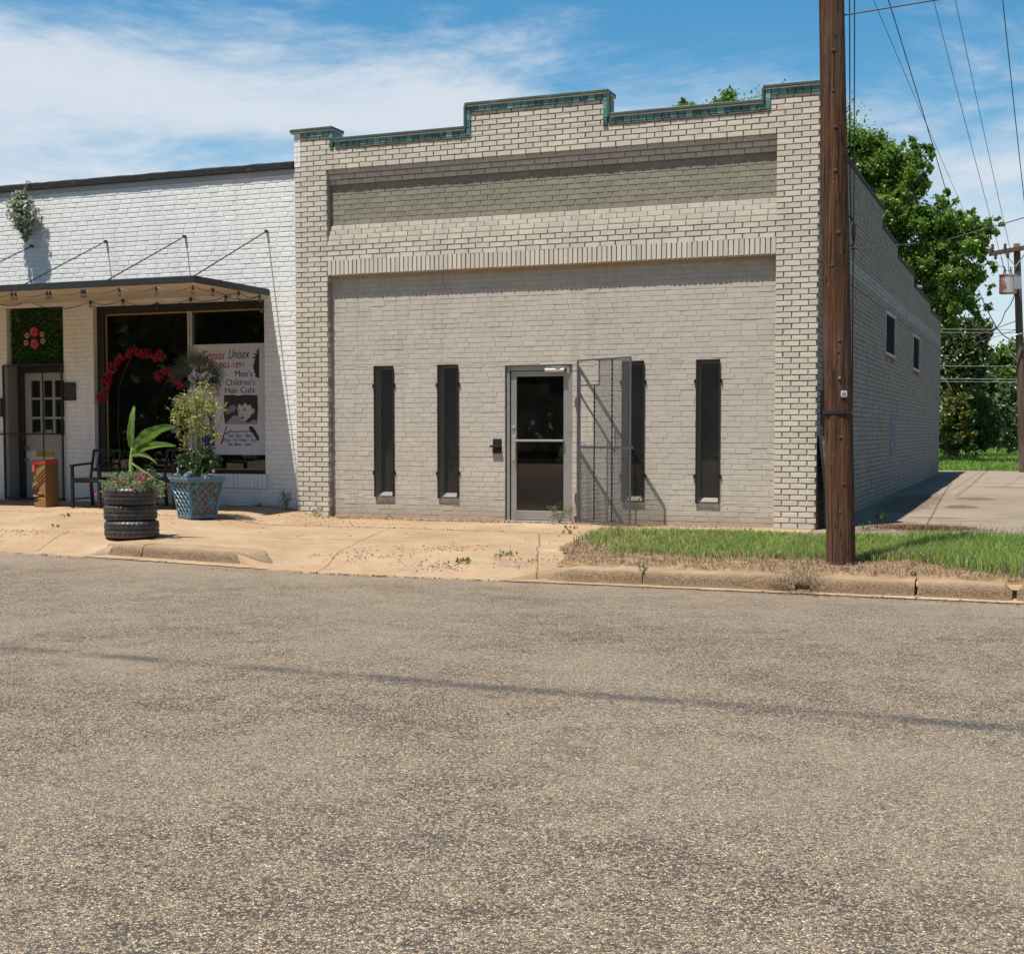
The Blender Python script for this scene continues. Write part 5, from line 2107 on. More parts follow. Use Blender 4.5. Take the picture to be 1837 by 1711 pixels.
PM = 122.0          # picture pixels per metre at the sign
txt('Tenias', 381, 645, 24 / PM, M_signred, shear=.4, w=.80)
txt('Unisex', 427, 643, 25 / PM, M_navy, shear=.4, w=.66)
txt('203-1891', 417, 660, 15 / PM, M_signred, w=.98)
txt("Men's", 437, 676, 17 / PM, M_navy)
txt("Children's", 431, 691, 16.5 / PM, M_navy, w=.95)
txt('Hair Cuts', 430, 705, 16.5 / PM, M_navy, w=1.0)
txt('Perms', 377, 686, 14.5 / PM, M_signred)
txt('Tipping', 377, 699, 14.5 / PM, M_signred)
txt('Cuts', 384, 711, 14.5 / PM, M_signred)
txt('Todos', 375, 737, 14 / PM, M_signred)
txt('Business Hours', 430, 776, 7.2 / PM, M_ink, w=.95)
txt('Tue: 3pm - 8pm', 430, 784, 9.2 / PM, M_ink, w=.92)
txt('Wed - Fri 10am - 7pm', 430, 792, 9.2 / PM, M_ink, w=.90)
txt('Sat: 8am - 5pm', 430, 799.5, 9.2 / PM, M_ink, w=.92)
# head in profile with spiky hair
flat('profile_silhouette', [(465, 626), (461, 624), (464, 630), (457, 628), (462, 634), (454, 634), (460, 639), (451, 641), (458, 644), (456, 648), (456, 652), (453, 657), (455, 659), (454.5, 662), (456, 664), (455.5, 668), (458, 670), (458, 676), (465, 679)], M_ink)
# picture of a child having a hair cut
flat('print_ground', [(402, 709), (418, 708), (426, 710), (440, 708), (462, 709), (463, 733), (461, 757), (440, 760), (420, 759), (404, 762), (401, 740)], M_hairp, 1)
flat('print_cape', [(403, 761), (412, 752), (420, 745), (430, 747), (438, 756), (447, 758), (455, 752), (463, 758), (461, 761)], M_greyp, 2)
flat('print_hand', [(408, 733), (414, 727), (421, 726), (424, 731), (421, 738), (412, 741), (405, 744)], M_skin2, 2)
flat('print_face', [(427, 722), (434, 717), (444, 717), (452, 724), (453, 738), (449, 748), (441, 755), (435, 755), (429, 748), (426.5, 736)], M_skin, 3)
flat('print_hair', [(426, 729), (426, 720), (431, 713), (440, 710), (450, 712), (457, 719), (459, 728), (453, 735), (450, 726), (444, 727), (440, 722), (434, 729), (430, 724)], M_hairp, 4)
flat('print_ear', [(451, 735), (455, 732.5), (457.5, 735), (455.5, 741), (451, 743.5)], M_skin, 5)
flat('print_eye', [(436, 734.5), (441, 733), (442, 735), (437, 736.5)], M_hairp, 5)
flat('print_eye', [(427.6, 736.5), (431, 734.8), (431.5, 736.4), (428, 738)], M_hairp, 5)
flat('print_nose', [(431, 743.5), (435.5, 743), (433.5, 745.6)], M_skin2, 5)
flat('print_mouth', [(431.5, 749), (438.5, 746.8), (437, 751), (433, 751.8)], M_hairp, 5)
# second portrait, half hidden by the plants
flat('portrait_ground', [(361, 738), (386, 738), (386, 800), (361, 800)], M_greyp, 1)
flat('portrait_hair', [(364, 752), (368, 743), (374, 743), (381, 751), (384, 770), (385, 790), (362, 790)], M_hairp, 2)
flat('portrait_face', [(366, 754), (369, 748), (374, 748), (376, 755), (374, 763), (369, 765)], M_skin, 3)
flat('portrait_dress', [(362, 800), (364, 776), (372, 770), (381, 778), (385, 800)], M_navy, 3)
# scissors and comb
flat('scissors', [(406, 764), (408, 765), (402.5, 779), (401, 778)], M_signred, 1)
flat('scissors', [(414.5, 771), (415, 772.3), (402, 780.5), (390, 785), (389.6, 783.4), (401, 779)], M_ink, 2)
flat('scissors', [(401, 779), (402.5, 780), (400, 793), (397.5, 798), (395.8, 794), (398, 789)], M_signred, 3)
flat('comb', [(446.5, 766), (449, 764.2), (454, 766), (459, 773), (465, 785), (465.5, 789), (462, 790.5), (453, 777), (449, 774.5), (447, 770)], M_ink, 1)

# ------------------------------------------------------------------ festoon lights under the canopy
def festoon(label, pts, bulbs, Yfun):
    t = thing('string_lights', label, 'string lights', Yfun(pts[0]))
    mb = MB()
    path = []
    P3 = [Yfun(p) for p in pts]
    for a, b in zip(P3, P3[1:]):
        for i in range(8):
            u = i / 8
            path.append(a.lerp(b, u) - Vector((0, 0, (b - a).length * .10 * 4 * u * (1 - u))))
    path.append(P3[-1])
    mb.tube(path, .0055, 5)
    mb.build('cable', M_charcoal, t)
    for p in bulbs:
        q = Yfun(p)
        mb = MB()
        mb.lathe([(0, -.105), (.016, -.10), (.026, -.082), (.028, -.07), (.020, -.052), (.013, -.04), (.013, -.03)], q, 12, cap=False)
        b = mb.build('bulb', M_bulb, t, smooth=True)
        mb = MB()
        mb.lathe([(0, -.045), (.017, -.045), (.019, -.02), (.016, .012), (0, .014)], q, 10, cap=False)
        mb.build('socket', M_charcoal, b)


festoon('string lights with clear bulbs hung along the front edge of the canopy',
        [(-14, 530), (20, 526), (26, 526), (86, 524), (92, 524), (148, 521), (153, 521), (214, 517), (280, 515), (346, 513)],
        [(21, 526), (28, 526), (84, 524), (90, 524), (147, 521), (152, 521), (214, 518), (280, 516), (346, 514)], lambda p: atY(p[0], p[1], cY - .012))
festoon('string lights with clear bulbs hung along the right end of the canopy',
        [(350, 513), (382, 518), (428, 524), (467, 529)],
        [(382, 518), (428, 524), (466, 530)], lambda p: atX(p[0], p[1], cx1 + .012))
festoon('string lights with clear bulbs hung along the wall above the salon window',
        [(-14, 541), (50, 540), (162, 541), (220, 538), (281, 544), (342, 535), (405, 531), (466, 531), (470, 548)],
        [(162, 541), (220, 538), (281, 544), (342, 535), (405, 531), (469, 550)], lambda p: atY(p[0], p[1], YW - .04))

# ------------------------------------------------------------------ framed board leaning on the side wall
lb = thing('leaning_board', 'dark framed board with faded red print leaning behind the utility pole', 'board', (3.86, .36, -.03))
mb = MB()
u0, u1 = .05, .78
for a, b in (((3.90, u0, -.03), (3.755, u0, 1.15)), ((3.90, u1, -.03), (3.755, u1, 1.15))):
    mb.bar(a, b, .05, .035, (1, 0, 0))
mb.bar((3.757, u0, 1.13), (3.757, u1, 1.13), .03, .05)
mb.bar((3.90, u0, 0.0), (3.90, u1, 0.0), .03, .05)
mb.build('board_frame', M_charcoal, lb, bevel=.004)
m = N('faded_red_print')
c = m.ramp(m.noise(4, 3, vec=m.scale(m.pos, (1, 1, 2.4))), [(.35, (.10, .10, .12)), (.46, (.40, .05, .07)), (.54, (.50, .42, .42)), (.62, (.12, .10, .14))], 'CONSTANT')
M_print = m.set(c, .5)
mb = MB()
mb.add([(3.905, u0 + .02, 0), (3.905, u1 - .02, 0), (3.765, u1 - .02, 1.12), (3.765, u0 + .02, 1.12), (3.885, u0 + .02, 0), (3.885, u1 - .02, 0), (3.748, u1 - .02, 1.12), (3.748, u0 + .02, 1.12)],
       [(0, 1, 2, 3), (7, 6, 5, 4), (0, 4, 5, 1), (1, 5, 6, 2), (2, 6, 7, 3), (3, 7, 4, 0)])
mb.build('board_face', M_print, lb)

# ------------------------------------------------------------------ weeds at the foot of the walls and in the cracks
M_weed = leaf_mat('weed_leaf', [(.05, .09, .02), (.11, .16, .03), (.20, .24, .07)], .6, .2)


def weed(x, y, h, r, n, label, tall=False):
    z = walk_full(x, y) if x < 3.8 else -.03
    t = thing('weed', label, 'weed', (x, y, z), 'weeds along the sidewalk')
    if tall:
        mb = MB()
        for k in range(6):
            a = k * 1.05
            mb.tube([(x, y, z), (x + .3 * r * math.cos(a), y + .15 * r * math.sin(a), z + h * .5), (x + r * math.cos(a), y + .4 * r * math.sin(a), z + h * rnd.uniform(.75, 1))], [.004, .003, .0015], 4)
        mb.build('stems', M_weed, t)
    foliage('leaves', [(x, y, z + h * .45, r, r * .5 if tall else r * .8, h * .5)], n, .05 if tall else .045, .012, [M_weed], t, sub=5, spread=.5, shell=.15)


weed(-3.93, -.16, .36, .15, 150, 'tall sprig of weed at the joint between the white wall and the brick pier', True)
weed(-3.42, -.14, .12, .10, 70, 'low leafy weed at the foot of the left brick pier')
weed(-2.34, .05, .06, .04, 24, 'tiny weed growing under the leftmost slit window')
weed(.30, -.06, .26, .20, 170, 'dry leafy weed climbing at the right foot of the door', True)
weed(1.10, -.18, .07, .12, 60, 'low weed at the foot of the open gate')
weed(.75, -.9, .04, .14, 40, 'flat green weed in the sidewalk joint in front of the gate')
weed(.95, -1.6, .04, .22, 50, 'flat weed in the joint beside the left end of the verge')
weed(-4.45, -.1, .05, .10, 40, 'low dark weed under the right end of the salon window')
weed(-6.2, -2.2, .05, .09, 40, 'small weed in the sidewalk left of the tyre planter')
weed(-5.4, -3.4, .04, .07, 36, 'small bright weed in the driveway left of the tyre planter')
weed(-5.9, -4.0, .04, .16, 50, 'patch of low weed near the left driveway edge')
weed(.95, -4.75, .06, .13, 90, 'dark green weed growing in the gutter at the end of the kerb')
weed(1.25, -4.4, .06, .14, 70, 'weed on the sandy ramp just behind the end of the kerb')
weed(2.95, -5.2, .05, .06, 30, 'tiny weed in the joint of the kerb')
weed(5.41, -5.36, .05, .04, 24, 'tuft of weed in the kerb joint right of the utility pole')
weed(3.05, -.75, .05, .22, 60, 'flat weed on the sidewalk below the rightmost slit window')
weed(4.35, .05, .10, .09, 60, 'green weed at the broken front edge of the lot')
weed(4.35, 1.4, .18, .06, 40, 'dry upright weed in the shade of the side wall', True)
# ================================================================== UTILITY POLES, WIRES
m = N('creosoted_pole_wood')
st = m.scale(m.pos, (34, 34, 1.1))
g1 = m.noise(1.0, 6, .65, vec=st, dist=.3)
g2 = m.noise(1.0, 3, .6, vec=m.scale(m.pos, (90, 90, 2.5)))
c = m.ramp(g1, [(.30, (.015, .008, .005)), (.42, (.058, .027, .014)), (.55, (.118, .054, .027)), (.66, (.16, .082, .043)), (.8, (.23, .145, .088))])
c = m.mix(m.math('MULTIPLY', m.step(m.noise(1.4, 4), .45, .65), .5), c, (.12, .075, .05))
c = m.mix(m.math('MULTIPLY', m.step(g2, .58, .68), .6), c, (.025, .014, .010))
kn = m.vor(3.1, 'F1', m.scale(m.pos, (2.2, 2.2, 1)))
fz = m.noise(1.0, 2, .5, vec=m.scale(m.pos, (26, 26, .55)))
c = m.mix(m.math('MULTIPLY', m.step(m.math('ABSOLUTE', m.math('SUBTRACT', fz, .5)), .022, .006), .8), c, (.010, .006, .004))
c = m.mix(m.math('MULTIPLY', m.step(kn.outputs['Distance'], .14, .05), .75), c, (.03, .016, .01))
c = m.mix(m.math('MULTIPLY', m.step(m.noise(26, 3), .68, .74), .6), c, (.38, .26, .16))
m.bump(m.math('ADD', g1, m.math('MULTIPLY', g2, .6)), .9, .02)
M_pole = m.set(c, .85, 0, .2)
M_knot = simple('pole_knot', (.06, .03, .018), .9, var=.5, scale=40)


def wood_pole(name, label, base, top, r0, r1, mat, nseg=40, rings=90, split=None):
    t = thing(name, label, 'utility pole', base)
    base, top = Vector(base), Vector(top)
    rr = random.Random(3)
    mb = MB()
    for j in range(rings + 1):
        f = j / rings
        p = base.lerp(top, f)
        r = r0 + (r1 - r0) * f
        for i in range(nseg):
            a = 2 * PI * i / nseg
            k = 1 + .018 * math.sin(a * 3 + f * 4) + .012 * math.sin(a * 7 + f * 9) + .008 * math.sin(a * 13 + f * 23)
            if split is not None:
                da = abs((a - split + PI) % (2 * PI) - PI)
                k -= .10 * math.exp(-(da / .10) ** 2) * (.4 + .6 * math.sin(f * 5 + .6) ** 2)
            mb.v.append((p.x + r * k * math.cos(a), p.y + r * k * math.sin(a), p.z))
    for j in range(rings):
        for i in range(nseg):
            mb.f.append((j * nseg + i, j * nseg + (i + 1) % nseg, (j + 1) * nseg + (i + 1) % nseg, (j + 1) * nseg + i))
            mb.m.append(0)
    mb.f.append(tuple(range(rings * nseg, (rings + 1) * nseg)))
    mb.m.append(0)
    mb.build('pole_shaft', mat, t, smooth=True)
    return t


UB = Vector((4.645, -4.33, -.12))
UT = Vector((4.38, -4.33, 9.2))
up = wood_pole('utility_pole', 'thick brown wooden utility pole standing in the grass by the kerb', UB, UT, 0.136, .100, M_pole, split=math.radians(-125))


def on_pole(z, ang, off=0):
    f = (z - UB.z) / (UT.z - UB.z)
    p = UB.lerp(UT, f)
    r = 0.136 + (0.100 - 0.136) * f + off
    return Vector((p.x + r * math.cos(ang), p.y + r * math.sin(ang), z))


mb = MB()
for a0 in range(32):
    a, b = 2 * PI * a0 / 32, 2 * PI * (a0 + 1) / 32
    mb.quad(on_pole(1.375, a, .009), on_pole(1.375, b, .009), on_pole(1.405, b, .009), on_pole(1.405, a, .009))
    mb.quad(on_pole(1.405, a, .009), on_pole(1.405, b, .009), on_pole(1.405, b, -.02), on_pole(1.405, a, -.02))
mb.build('strap', M_charcoal, up)
va = math.atan2(CAM.y - UB.y, CAM.x - UB.x)        # towards the street
mb = MB()
p = on_pole(1.56, va + .42, .004)
n_ = Vector((math.cos(va + .42), math.sin(va + .42), 0))
s_ = Vector((-n_.y, n_.x, 0))
mb.prism([p + s_ * x + Vector((0, 0, z)) for x, z in ((-.024, -.03), (.024, -.03), (.03, -.02), (.03, .02), (.024, .03), (-.024, .03), (-.03, .02), (-.03, -.02))], n_ * .004)
tg = mb.build('id_tag', M_wirewhite, up)
mb = MB()
for z in (-.012, 0, .012):
    mb.bar(p + n_ * .005 + s_ * -.018 + Vector((0, 0, z)), p + n_ * .005 + s_ * .018 + Vector((0, 0, z)), .002, .006)
mb.build('tag_print', M_greyp, tg)
mb = MB()
q = on_pole(1.71, va + .12, 0)
nn_ = Vector((math.cos(va + .12), math.sin(va + .12), 0))
mb.tube([q - nn_ * .01, q + nn_ * .012], [.010, .013], 10)
mb.build('nail_head', M_alubright, up)
for z, a, r in ((4.72, .1, .022), (4.02, .15, .02), (3.62, .1, .022), (3.05, .25, .024), (2.75, -.3, .024), (2.05, .2, .018), (1.95, .1, .014), (1.15, .15, .02), (.72, .35, .016), (.45, .0, .02), (4.35, .05, .016)):
    mb = MB()
    q = on_pole(z, va + a, -.006)
    n2 = Vector((math.cos(va + a), math.sin(va + a), 0))
    mb.tube([q, q + n2 * .009, q + n2 * .012], [r * 1.25, r * .7, r * .2], 7)
    mb.build('knot', M_knot, up, smooth=True)
# service cables down the back of the pole, with a splice loop
ys_ = -4.26
mb = MB()
mb.tube([atY(1534, -700, ys_), atY(1533, 0, ys_), atY(1532.5, 300, ys_), atY(1531, 430, ys_), atY(1530, 520, ys_), atY(1529.5, 660, ys_ + .02), atY(1528, 900, ys_ + .05)], .006, 6)
mb.tube([atY(1525, -700, ys_), atY(1524, 0, ys_), atY(1525, 330, ys_), atY(1527, 400, ys_)], .006, 6)
mb.tube([atY(1522, 388, ys_), atY(1528, 391, ys_), atY(1532, 400, ys_), atY(1534, 420, ys_), atY(1532, 436, ys_), atY(1527, 442, ys_), atY(1522, 440, ys_)], .008, 6)
mb.tube([atY(1531.5, 403, ys_), atY(1531, 428, ys_)], .018, 8)
mb.build('service_cable', M_blacksteel, up)

# ---- far pole with transformer
m = N('grey_weathered_pole')
c = m.ramp(m.noise(1.0, 5, .6, vec=m.scale(m.pos, (30, 30, 1.2))), [(.3, (.05, .035, .025)), (.6, (.13, .095, .07)), (.8, (.22, .17, .13))])
M_pole2 = m.set(c, .9, 0, .15)
FY = 20.86
fb = Vector((5.83, FY + 1.1, .06))
ft_ = Vector((5.545, FY + 1.1, 6.28))
far = wood_pole('utility_pole', 'slender grey utility pole with crossarm and rusty transformer behind the lot', fb, ft_, .12, .085, M_pole2, 20, 20)
FYp = FY + 1.1
fp = lambda x, y, dy=0: atY(x, y, FYp + dy)
mb = MB()
mb.bar(fp(1774, 456, -.14), fp(1880, 437, -.14), .10, .12)
arm = mb.build('crossarm', M_pole2, far, bevel=.01)
mb = MB()
mb.bar(fp(1822, 478, -.12), fp(1846, 446, -.14), .03, .03)
mb.bar(fp(1822, 478, -.12), fp(1800, 452, -.14), .02, .02)
mb.build('arm_brace', M_alu, far)
M_ins = simple('brown_porcelain', (.07, .03, .025), .25, 0, var=.3)
for x, y, d in ((1777, 452, 0), (1780.5, 445, 0), (1786, 458, 1), (1803, 444, 0), (1808, 456, 1), (1846, 438, 0), (1868, 436, 0)):
    mb = MB()
    p = fp(x, y, -.16)
    hgt = .24
    mb.lathe([(0, -hgt * .5), (.028, -hgt * .45), (.05, -hgt * .3), (.03, -hgt * .22), (.05, -hgt * .05), (.03, .02), (.045, .07), (.022, hgt * .45), (0, hgt * .5)], p, 10, cap=False)
    mb.build('insulator', M_ins, arm, smooth=True)
m = N('rusting_transformer_paint')
c = m.mix(m.step(m.math('ADD', m.noise(5, 5, .7), m.math('MULTIPLY', m.sep()[0], -1.6)), -8.35 + .3, -8.15 + .3), (.36, .36, .35), (.19, .075, .04))
M_trans = m.set(c, .7, .1, .3)
mb = MB()
tc = fp(1808, 527, -.36)
th = (fp(1808, 492, -.36) - tc).z
mb.lathe([(0, 0), (.21, 0), (.225, .02), (.225, th * .9), (.24, th * .92), (.24, th * .97), (.15, th), (0, th)], tc, 24, cap=False)
tr_ = mb.build('transformer', M_trans, far)
mb = MB()
for dx in (-.09, .06):
    q = tc + Vector((dx, 0, th))
    mb.lathe([(.03, -.02), (.045, .03), (.025, .06), (.045, .09), (.02, .12), (.018, .20), (0, .2)], q, 10, cap=False)
mb.build('bushing', M_ins, tr_)
for q_ in (.75, .25):
    mb = MB()
    mb.bar(tc + Vector((.2, .1, th * q_)), tc + Vector((.2, .36, th * q_)), .06, .04)
    mb.build('hanger_bracket', M_alu, tr_)
mb = MB()
mb.box(tc.x + .14, tc.x + .34, tc.y - .2, tc.y - .12, tc.z + .1, tc.z + th * .85)
mb.build('terminal_box', M_alu, tr_)
mb = MB()
mb.tube([fp(1838, 598, -.16), fp(1824, 600, -.3), fp(1816, 604, -.36), fp(1807, 622, -.3), fp(1812, 634, -.2), fp(1826, 648, -.12)], .022, 7)
mb.build('riser_elbow', M_alu, far)
mb = MB()
mb.tube([fp(1797, 462, -.2), fp(1800, 480, -.3), fp(1806, 486, -.36)], .010, 5)
mb.tube([fp(1786, 468, -.2), fp(1792, 477, -.3), fp(1802, 480, -.4), fp(1805, 487, -.36)], .009, 5)
mb.tube([fp(1808, 460, -.2), fp(1809, 478, -.3), fp(1809, 488, -.36)], .009, 5)
mb.build('jumper_wire', M_charcoal, far)


def wire(label, a, b, r=.012, sag=.0, mat=None, pts=None):
    a, b = Vector(a), Vector(b)
    mb = MB()
    if pts is None:
        pts = []
        for i in range(25):
            t = i / 24
            pts.append(a.lerp(b, t) - Vector((0, 0, sag * 4 * t * (1 - t))))
    mb.tube(pts, r, 6)
    o = mb.build('power_line', mat or M_wire, smooth=True)
    tag(o, label, 'power line', 'overhead wires')
    return o


M_wire = simple('dark_aluminium_wire', (.06, .06, .065), .6, .3)
M_wire2 = simple('grey_aluminium_wire', (.13, .13, .135), .5, .4)


def through(x0, y0, Y0, x1, y1, Y1, ext=1.0):
    a, b = atY(x0, y0, Y0), atY(x1, y1, Y1)
    return a - (b - a) * ext, b


a, b = through(1675, 0, 11, 1801, 480, FYp - .3, .08)
wire('overhead wire running from the top edge down to the transformer', a, b, .0065, .05)
a, b = through(1714, 0, 11, 1812, 447, FYp - .1, .08)
wire('overhead wire running from the top edge down to the top of the far pole', a, b, .0065, .05)
a, b = through(1799, 0, 11, 1846, 436, FYp - .1, .08)
wire('rightmost overhead wire, steepest of those above the far pole', a, b, .010, .05)
a, b = through(1568, 0, 9, 1752, 430, 40, .15)
wire('thin overhead wire disappearing behind the tree, left of a heavier one', a, b, .0065, .05)
a, b = through(1592, 0, 9, 1722, 430, 27, .2)
wire('heavier overhead wire crossing the thin one before it enters the tree', a, b, .011, -.1)
wire('wire leaving the near pole to the right just below the top edge', atY(1512, 28, -4.33), atY(1900, -36, -4.33), .007, .0)
wire('wire crossing in front of the shaded side wall at the height of the splice', atY(1528, 447, -4.26), atY(1650, 436, 19.5), .008, .0)
wire('thick twisted cable from the tree to the right edge', atY(1700, 430, 24), atY(1930, 364, 24), .016, .0)
for lb_, y, Y, rr in (('topmost pale wire across the dark trees', 590, 26, .010), ('second pale wire down, across the dark trees', 596, 26, .010), ('pale wire across the middle of the dark trees', 656, 26, .012), ('upper of the two lowest pale wires across the trees', 679, 26, .012), ('lowest pale wire across the trees', 684, 26, .010)):
    wire(lb_, atY(1560, y - 1, Y), atY(1990, y + 1, Y), rr, .02, M_wire2)
wire('slack cable curving from the big tree to the far pole', 0, 0, .016, pts=[fp(1755, 520, 0), fp(1766, 545, 0), fp(1776, 566, 0), fp(1788, 588, 0), fp(1800, 602, 0), fp(1812, 609, 0), fp(1827, 610, 0)]) if False else None
wire('slack cable curving from the big tree to the far pole', fp(1755, 520), fp(1827, 610), .016, pts=[fp(1755, 520), fp(1766, 545), fp(1776, 566), fp(1788, 588), fp(1800, 602), fp(1812, 609), fp(1827, 610)])
wire('slack cable rising from the trees towards the transformer', fp(1755, 610), fp(1822, 520), .014, pts=[fp(1755, 612), fp(1780, 597), fp(1796, 578), (fp(1803, 560)), fp(1812, 548), fp(1818, 535), fp(1822, 520)])
wire('thin cable sloping up to the far pole below the elbow', fp(1740, 606), fp(1828, 574), .011)
wire('thin cable sloping up to the far pole behind the elbow', fp(1745, 618), fp(1828, 590), .009)

# ================================================================== TREES AND SHRUBS
M_bark = simple('grey_brown_bark', (.11, .085, .065), .95, var=.4, scale=9, bump=.8)


def tree(name, label, cat, trunk_xy, clumps, n, L, W, mats, group='trees beyond the lot', trunk_r=.22, fr=.3, trunk_top=None, limbs=None, **kw):
    x, y = trunk_xy
    z = terrain_z(x, y) - .1
    t = thing(name, label, cat, (x, y, z), group)
    foliage('crown', clumps, n, L, W, mats, t, fr=fr, **kw)
    mb = MB()
    cs = np.array([c[:3] for c in clumps])
    top = cs.mean(0)
    if trunk_top is None:
        trunk_top = z + (top[2] - z) * .55
    hub = Vector((x + (top[0] - x) * .3, y + (top[1] - y) * .3, trunk_top))
    mb.tube([(x, y, z), (x + .05, y, z + (trunk_top - z) * .4), hub], [trunk_r * 1.25, trunk_r, trunk_r * .8], 10)
    if True:
        for c in (limbs or clumps):
            q = Vector(c[:3])
            mid = hub.lerp(q, .5) + Vector((rnd.uniform(-.3, .3), rnd.uniform(-.3, .3), .15 * (q - hub).length)) * .6
            mb.tube([hub, mid, q], [trunk_r * .45, trunk_r * .25, trunk_r * .08], 6)
            for _ in range(3):
                d = Vector((rnd.gauss(0, 1), rnd.gauss(0, 1), rnd.gauss(.3, .8))).normalized()
                mb.tube([q.lerp(mid, .3), q + Vector((d.x * c[3], d.y * c[4], d.z * c[5])) * .75], [trunk_r * .12, trunk_r * .03], 5)
    mb.build('trunk', M_bark, t, smooth=True)
    return t


M_t1 = leaf_mat('broad_tree_leaf', [(.040, .095, .013), (.075, .165, .02), (.115, .225, .03), (.18, .30, .055)], .45, .38, .4)
M_t1b = leaf_mat('sunny_tree_leaf', [(.12, .22, .022), (.19, .31, .035), (.27, .38, .07)], .4, .3, .5)  # brighter copy of the leaf colour, sunlit highlights put into the tint
_r = random.Random(4)
big0 = [(1545, 265, 30), (1580, 288, 36), (1540, 312, 36), (1612, 305, 32), (1640, 288, 22), (1600, 345, 38), (1638, 335, 26), (1565, 380, 44), (1618, 398, 42), (1664, 396, 30), (1700, 402, 28), (1690, 365, 12), (1735, 408, 22),
        (1765, 414, 16), (1756, 440, 20), (1718, 446, 30), (1672, 450, 36), (1742, 492, 26), (1692, 506, 36), (1642, 482, 36), (1728, 538, 26), (1690, 556, 30), (1698, 586, 18), (1658, 540, 32), (1585, 460, 46), (1530, 400, 46), (1610, 540, 40), (1550, 520, 44), (1500, 330, 40), (1526, 248, 18)]
big1 = []
for x_, y_, r_ in big0:
    big1.append((x_, y_, r_ * .78))
    for k_ in range(5):
        a_ = k_ * 1.257 + _r.random()
        big1.append((x_ + r_ * .72 * math.cos(a_), y_ + r_ * .62 * math.sin(a_), r_ * _r.uniform(.26, .42), _r.uniform(-1, 1)))
big = pxc(big1, 28, 1.3)
limbs1 = pxc([(x_, y_, r_ * .8) for x_, y_, r_ in big0[::2]] + [(1302, 182, 10), (1312, 176, 6), (1228, 188, 8), (1284, 190, 8), (1545, 240, 10)], 28.1, 1)
big += pxc([(1533, 250, 16), (1560, 254, 14), (1574, 252, 10), (1578, 252, 12), (1600, 258, 8), (1618, 262, 7), (1636, 252, 6), (1640, 262, 7), (1655, 262, 6), (1668, 268, 6), (1672, 280, 6), (1668, 300, 7), (1656, 318, 8), (1664, 330, 7), (1650, 345, 9), (1684, 350, 6), (1700, 346, 6), (1712, 362, 6), (1722, 382, 7), (1742, 380, 6), (1750, 392, 6), (1772, 398, 7), (1790, 394, 5), (1796, 402, 4), (1786, 418, 6), (1770, 436, 8), (1760, 462, 9), (1778, 474, 7), (1784, 484, 5), (1764, 498, 8), (1780, 512, 6), (1776, 530, 6), (1772, 552, 7), (1752, 566, 7), (1762, 580, 5), (1742, 590, 6)], 28, 1.2)
big += pxc([(1302, 178, 13), (1312, 170, 8), (1225, 190, 8), (1213, 190, 5), (1284, 186, 7), (1298, 190, 12), (1228, 182, 5), (1255, 240, 36), (1310, 246, 44), (1370, 242, 50), (1430, 250, 60), (1480, 270, 60), (1240, 195, 9)], 28, 1.2)
tree('broadleaf_tree', 'tall broadleaf tree rising behind the brick building', 'tree', (0.2, 28.4), big, 140000, .125, .072, [M_t1, M_t1b], trunk_r=.34, fr=.28, trunk_top=5.5, sub=18, spread=.62, shell=.2, limbs=limbs1)
M_mag = leaf_mat('glossy_magnolia_leaf', [(.014, .035, .008), (.03, .065, .013), (.06, .11, .022), (.12, .17, .04), (.20, .23, .09)], .38, .1, .5)
tree('magnolia_tree', 'dark glossy leaved magnolia below the broadleaf tree', 'tree', (3.2, 34), pxc([(1706, 612, 30), (1735, 604, 26), (1760, 590, 18), (1772, 604, 9), (1700, 648, 34), (1740, 640, 30), (1765, 628, 14), (1765, 655, 16), (1725, 672, 28), (1690, 690, 26), (1755, 680, 14), (1690, 580, 24), (1735, 586, 16)], 33, 1.1), 9000, .20, .085, [M_mag], trunk_r=.2, spread=.45, shell=.5)
M_dk = leaf_mat('deep_green_leaf', [(.018, .045, .010), (.038, .085, .016), (.065, .13, .025), (.10, .18, .04)], .45, .12)
M_mid = leaf_mat('mid_green_leaf', [(.04, .10, .018), (.075, .155, .025), (.12, .21, .04)], .45, .2)
M_yb = leaf_mat('yellowing_leaf', [(.05, .08, .012), (.12, .14, .02), (.24, .19, .03), (.32, .22, .03)], .5, .2)
M_lite = leaf_mat('pale_privet_leaf', [(.04, .085, .02), (.09, .15, .04), (.20, .26, .10), (.40, .44, .26)], .35, .15, .6)
tree('yellowing_bush', 'bush with yellowing leaves close to the back corner of the wall', 'bush', (3.1, 33), pxc([(1708, 728, 22), (1722, 722, 16), (1700, 755, 24), (1725, 750, 18), (1712, 778, 22), (1733, 778, 14), (1740, 745, 12), (1700, 800, 12), (1722, 800, 12), (1740, 800, 12)], 32, 1), 3200, .16, .08, [M_yb, M_dk], trunk_r=.06, fr=.45, spread=.45)
tree('evergreen_bush', 'rounded deep green bush right of the yellowing bush', 'bush', (3.95, 35), pxc([(1752, 722, 20), (1762, 745, 24), (1748, 770, 26), (1775, 765, 20), (1768, 790, 18), (1745, 794, 18), (1782, 786, 14), (1730, 800, 12), (1700, 798, 14), (1715, 802, 12), (1760, 802, 10)], 34, 1), 3800, .15, .075, [M_dk, M_mid], trunk_r=.06, fr=.35, spread=.45)
tree('privet_bush', 'loose shrub with pale glinting leaves beside the far pole', 'bush', (5.0, 37), pxc([(1798, 716, 14), (1812, 704, 14), (1806, 735, 18), (1826, 738, 18), (1820, 762, 20), (1838, 720, 14), (1842, 765, 20), (1800, 690, 8), (1795, 780, 16), (1815, 796, 12), (1790, 800, 10)], 36, 1), 3600, .16, .08, [M_lite, M_dk], trunk_r=.06, fr=.4, spread=.45)
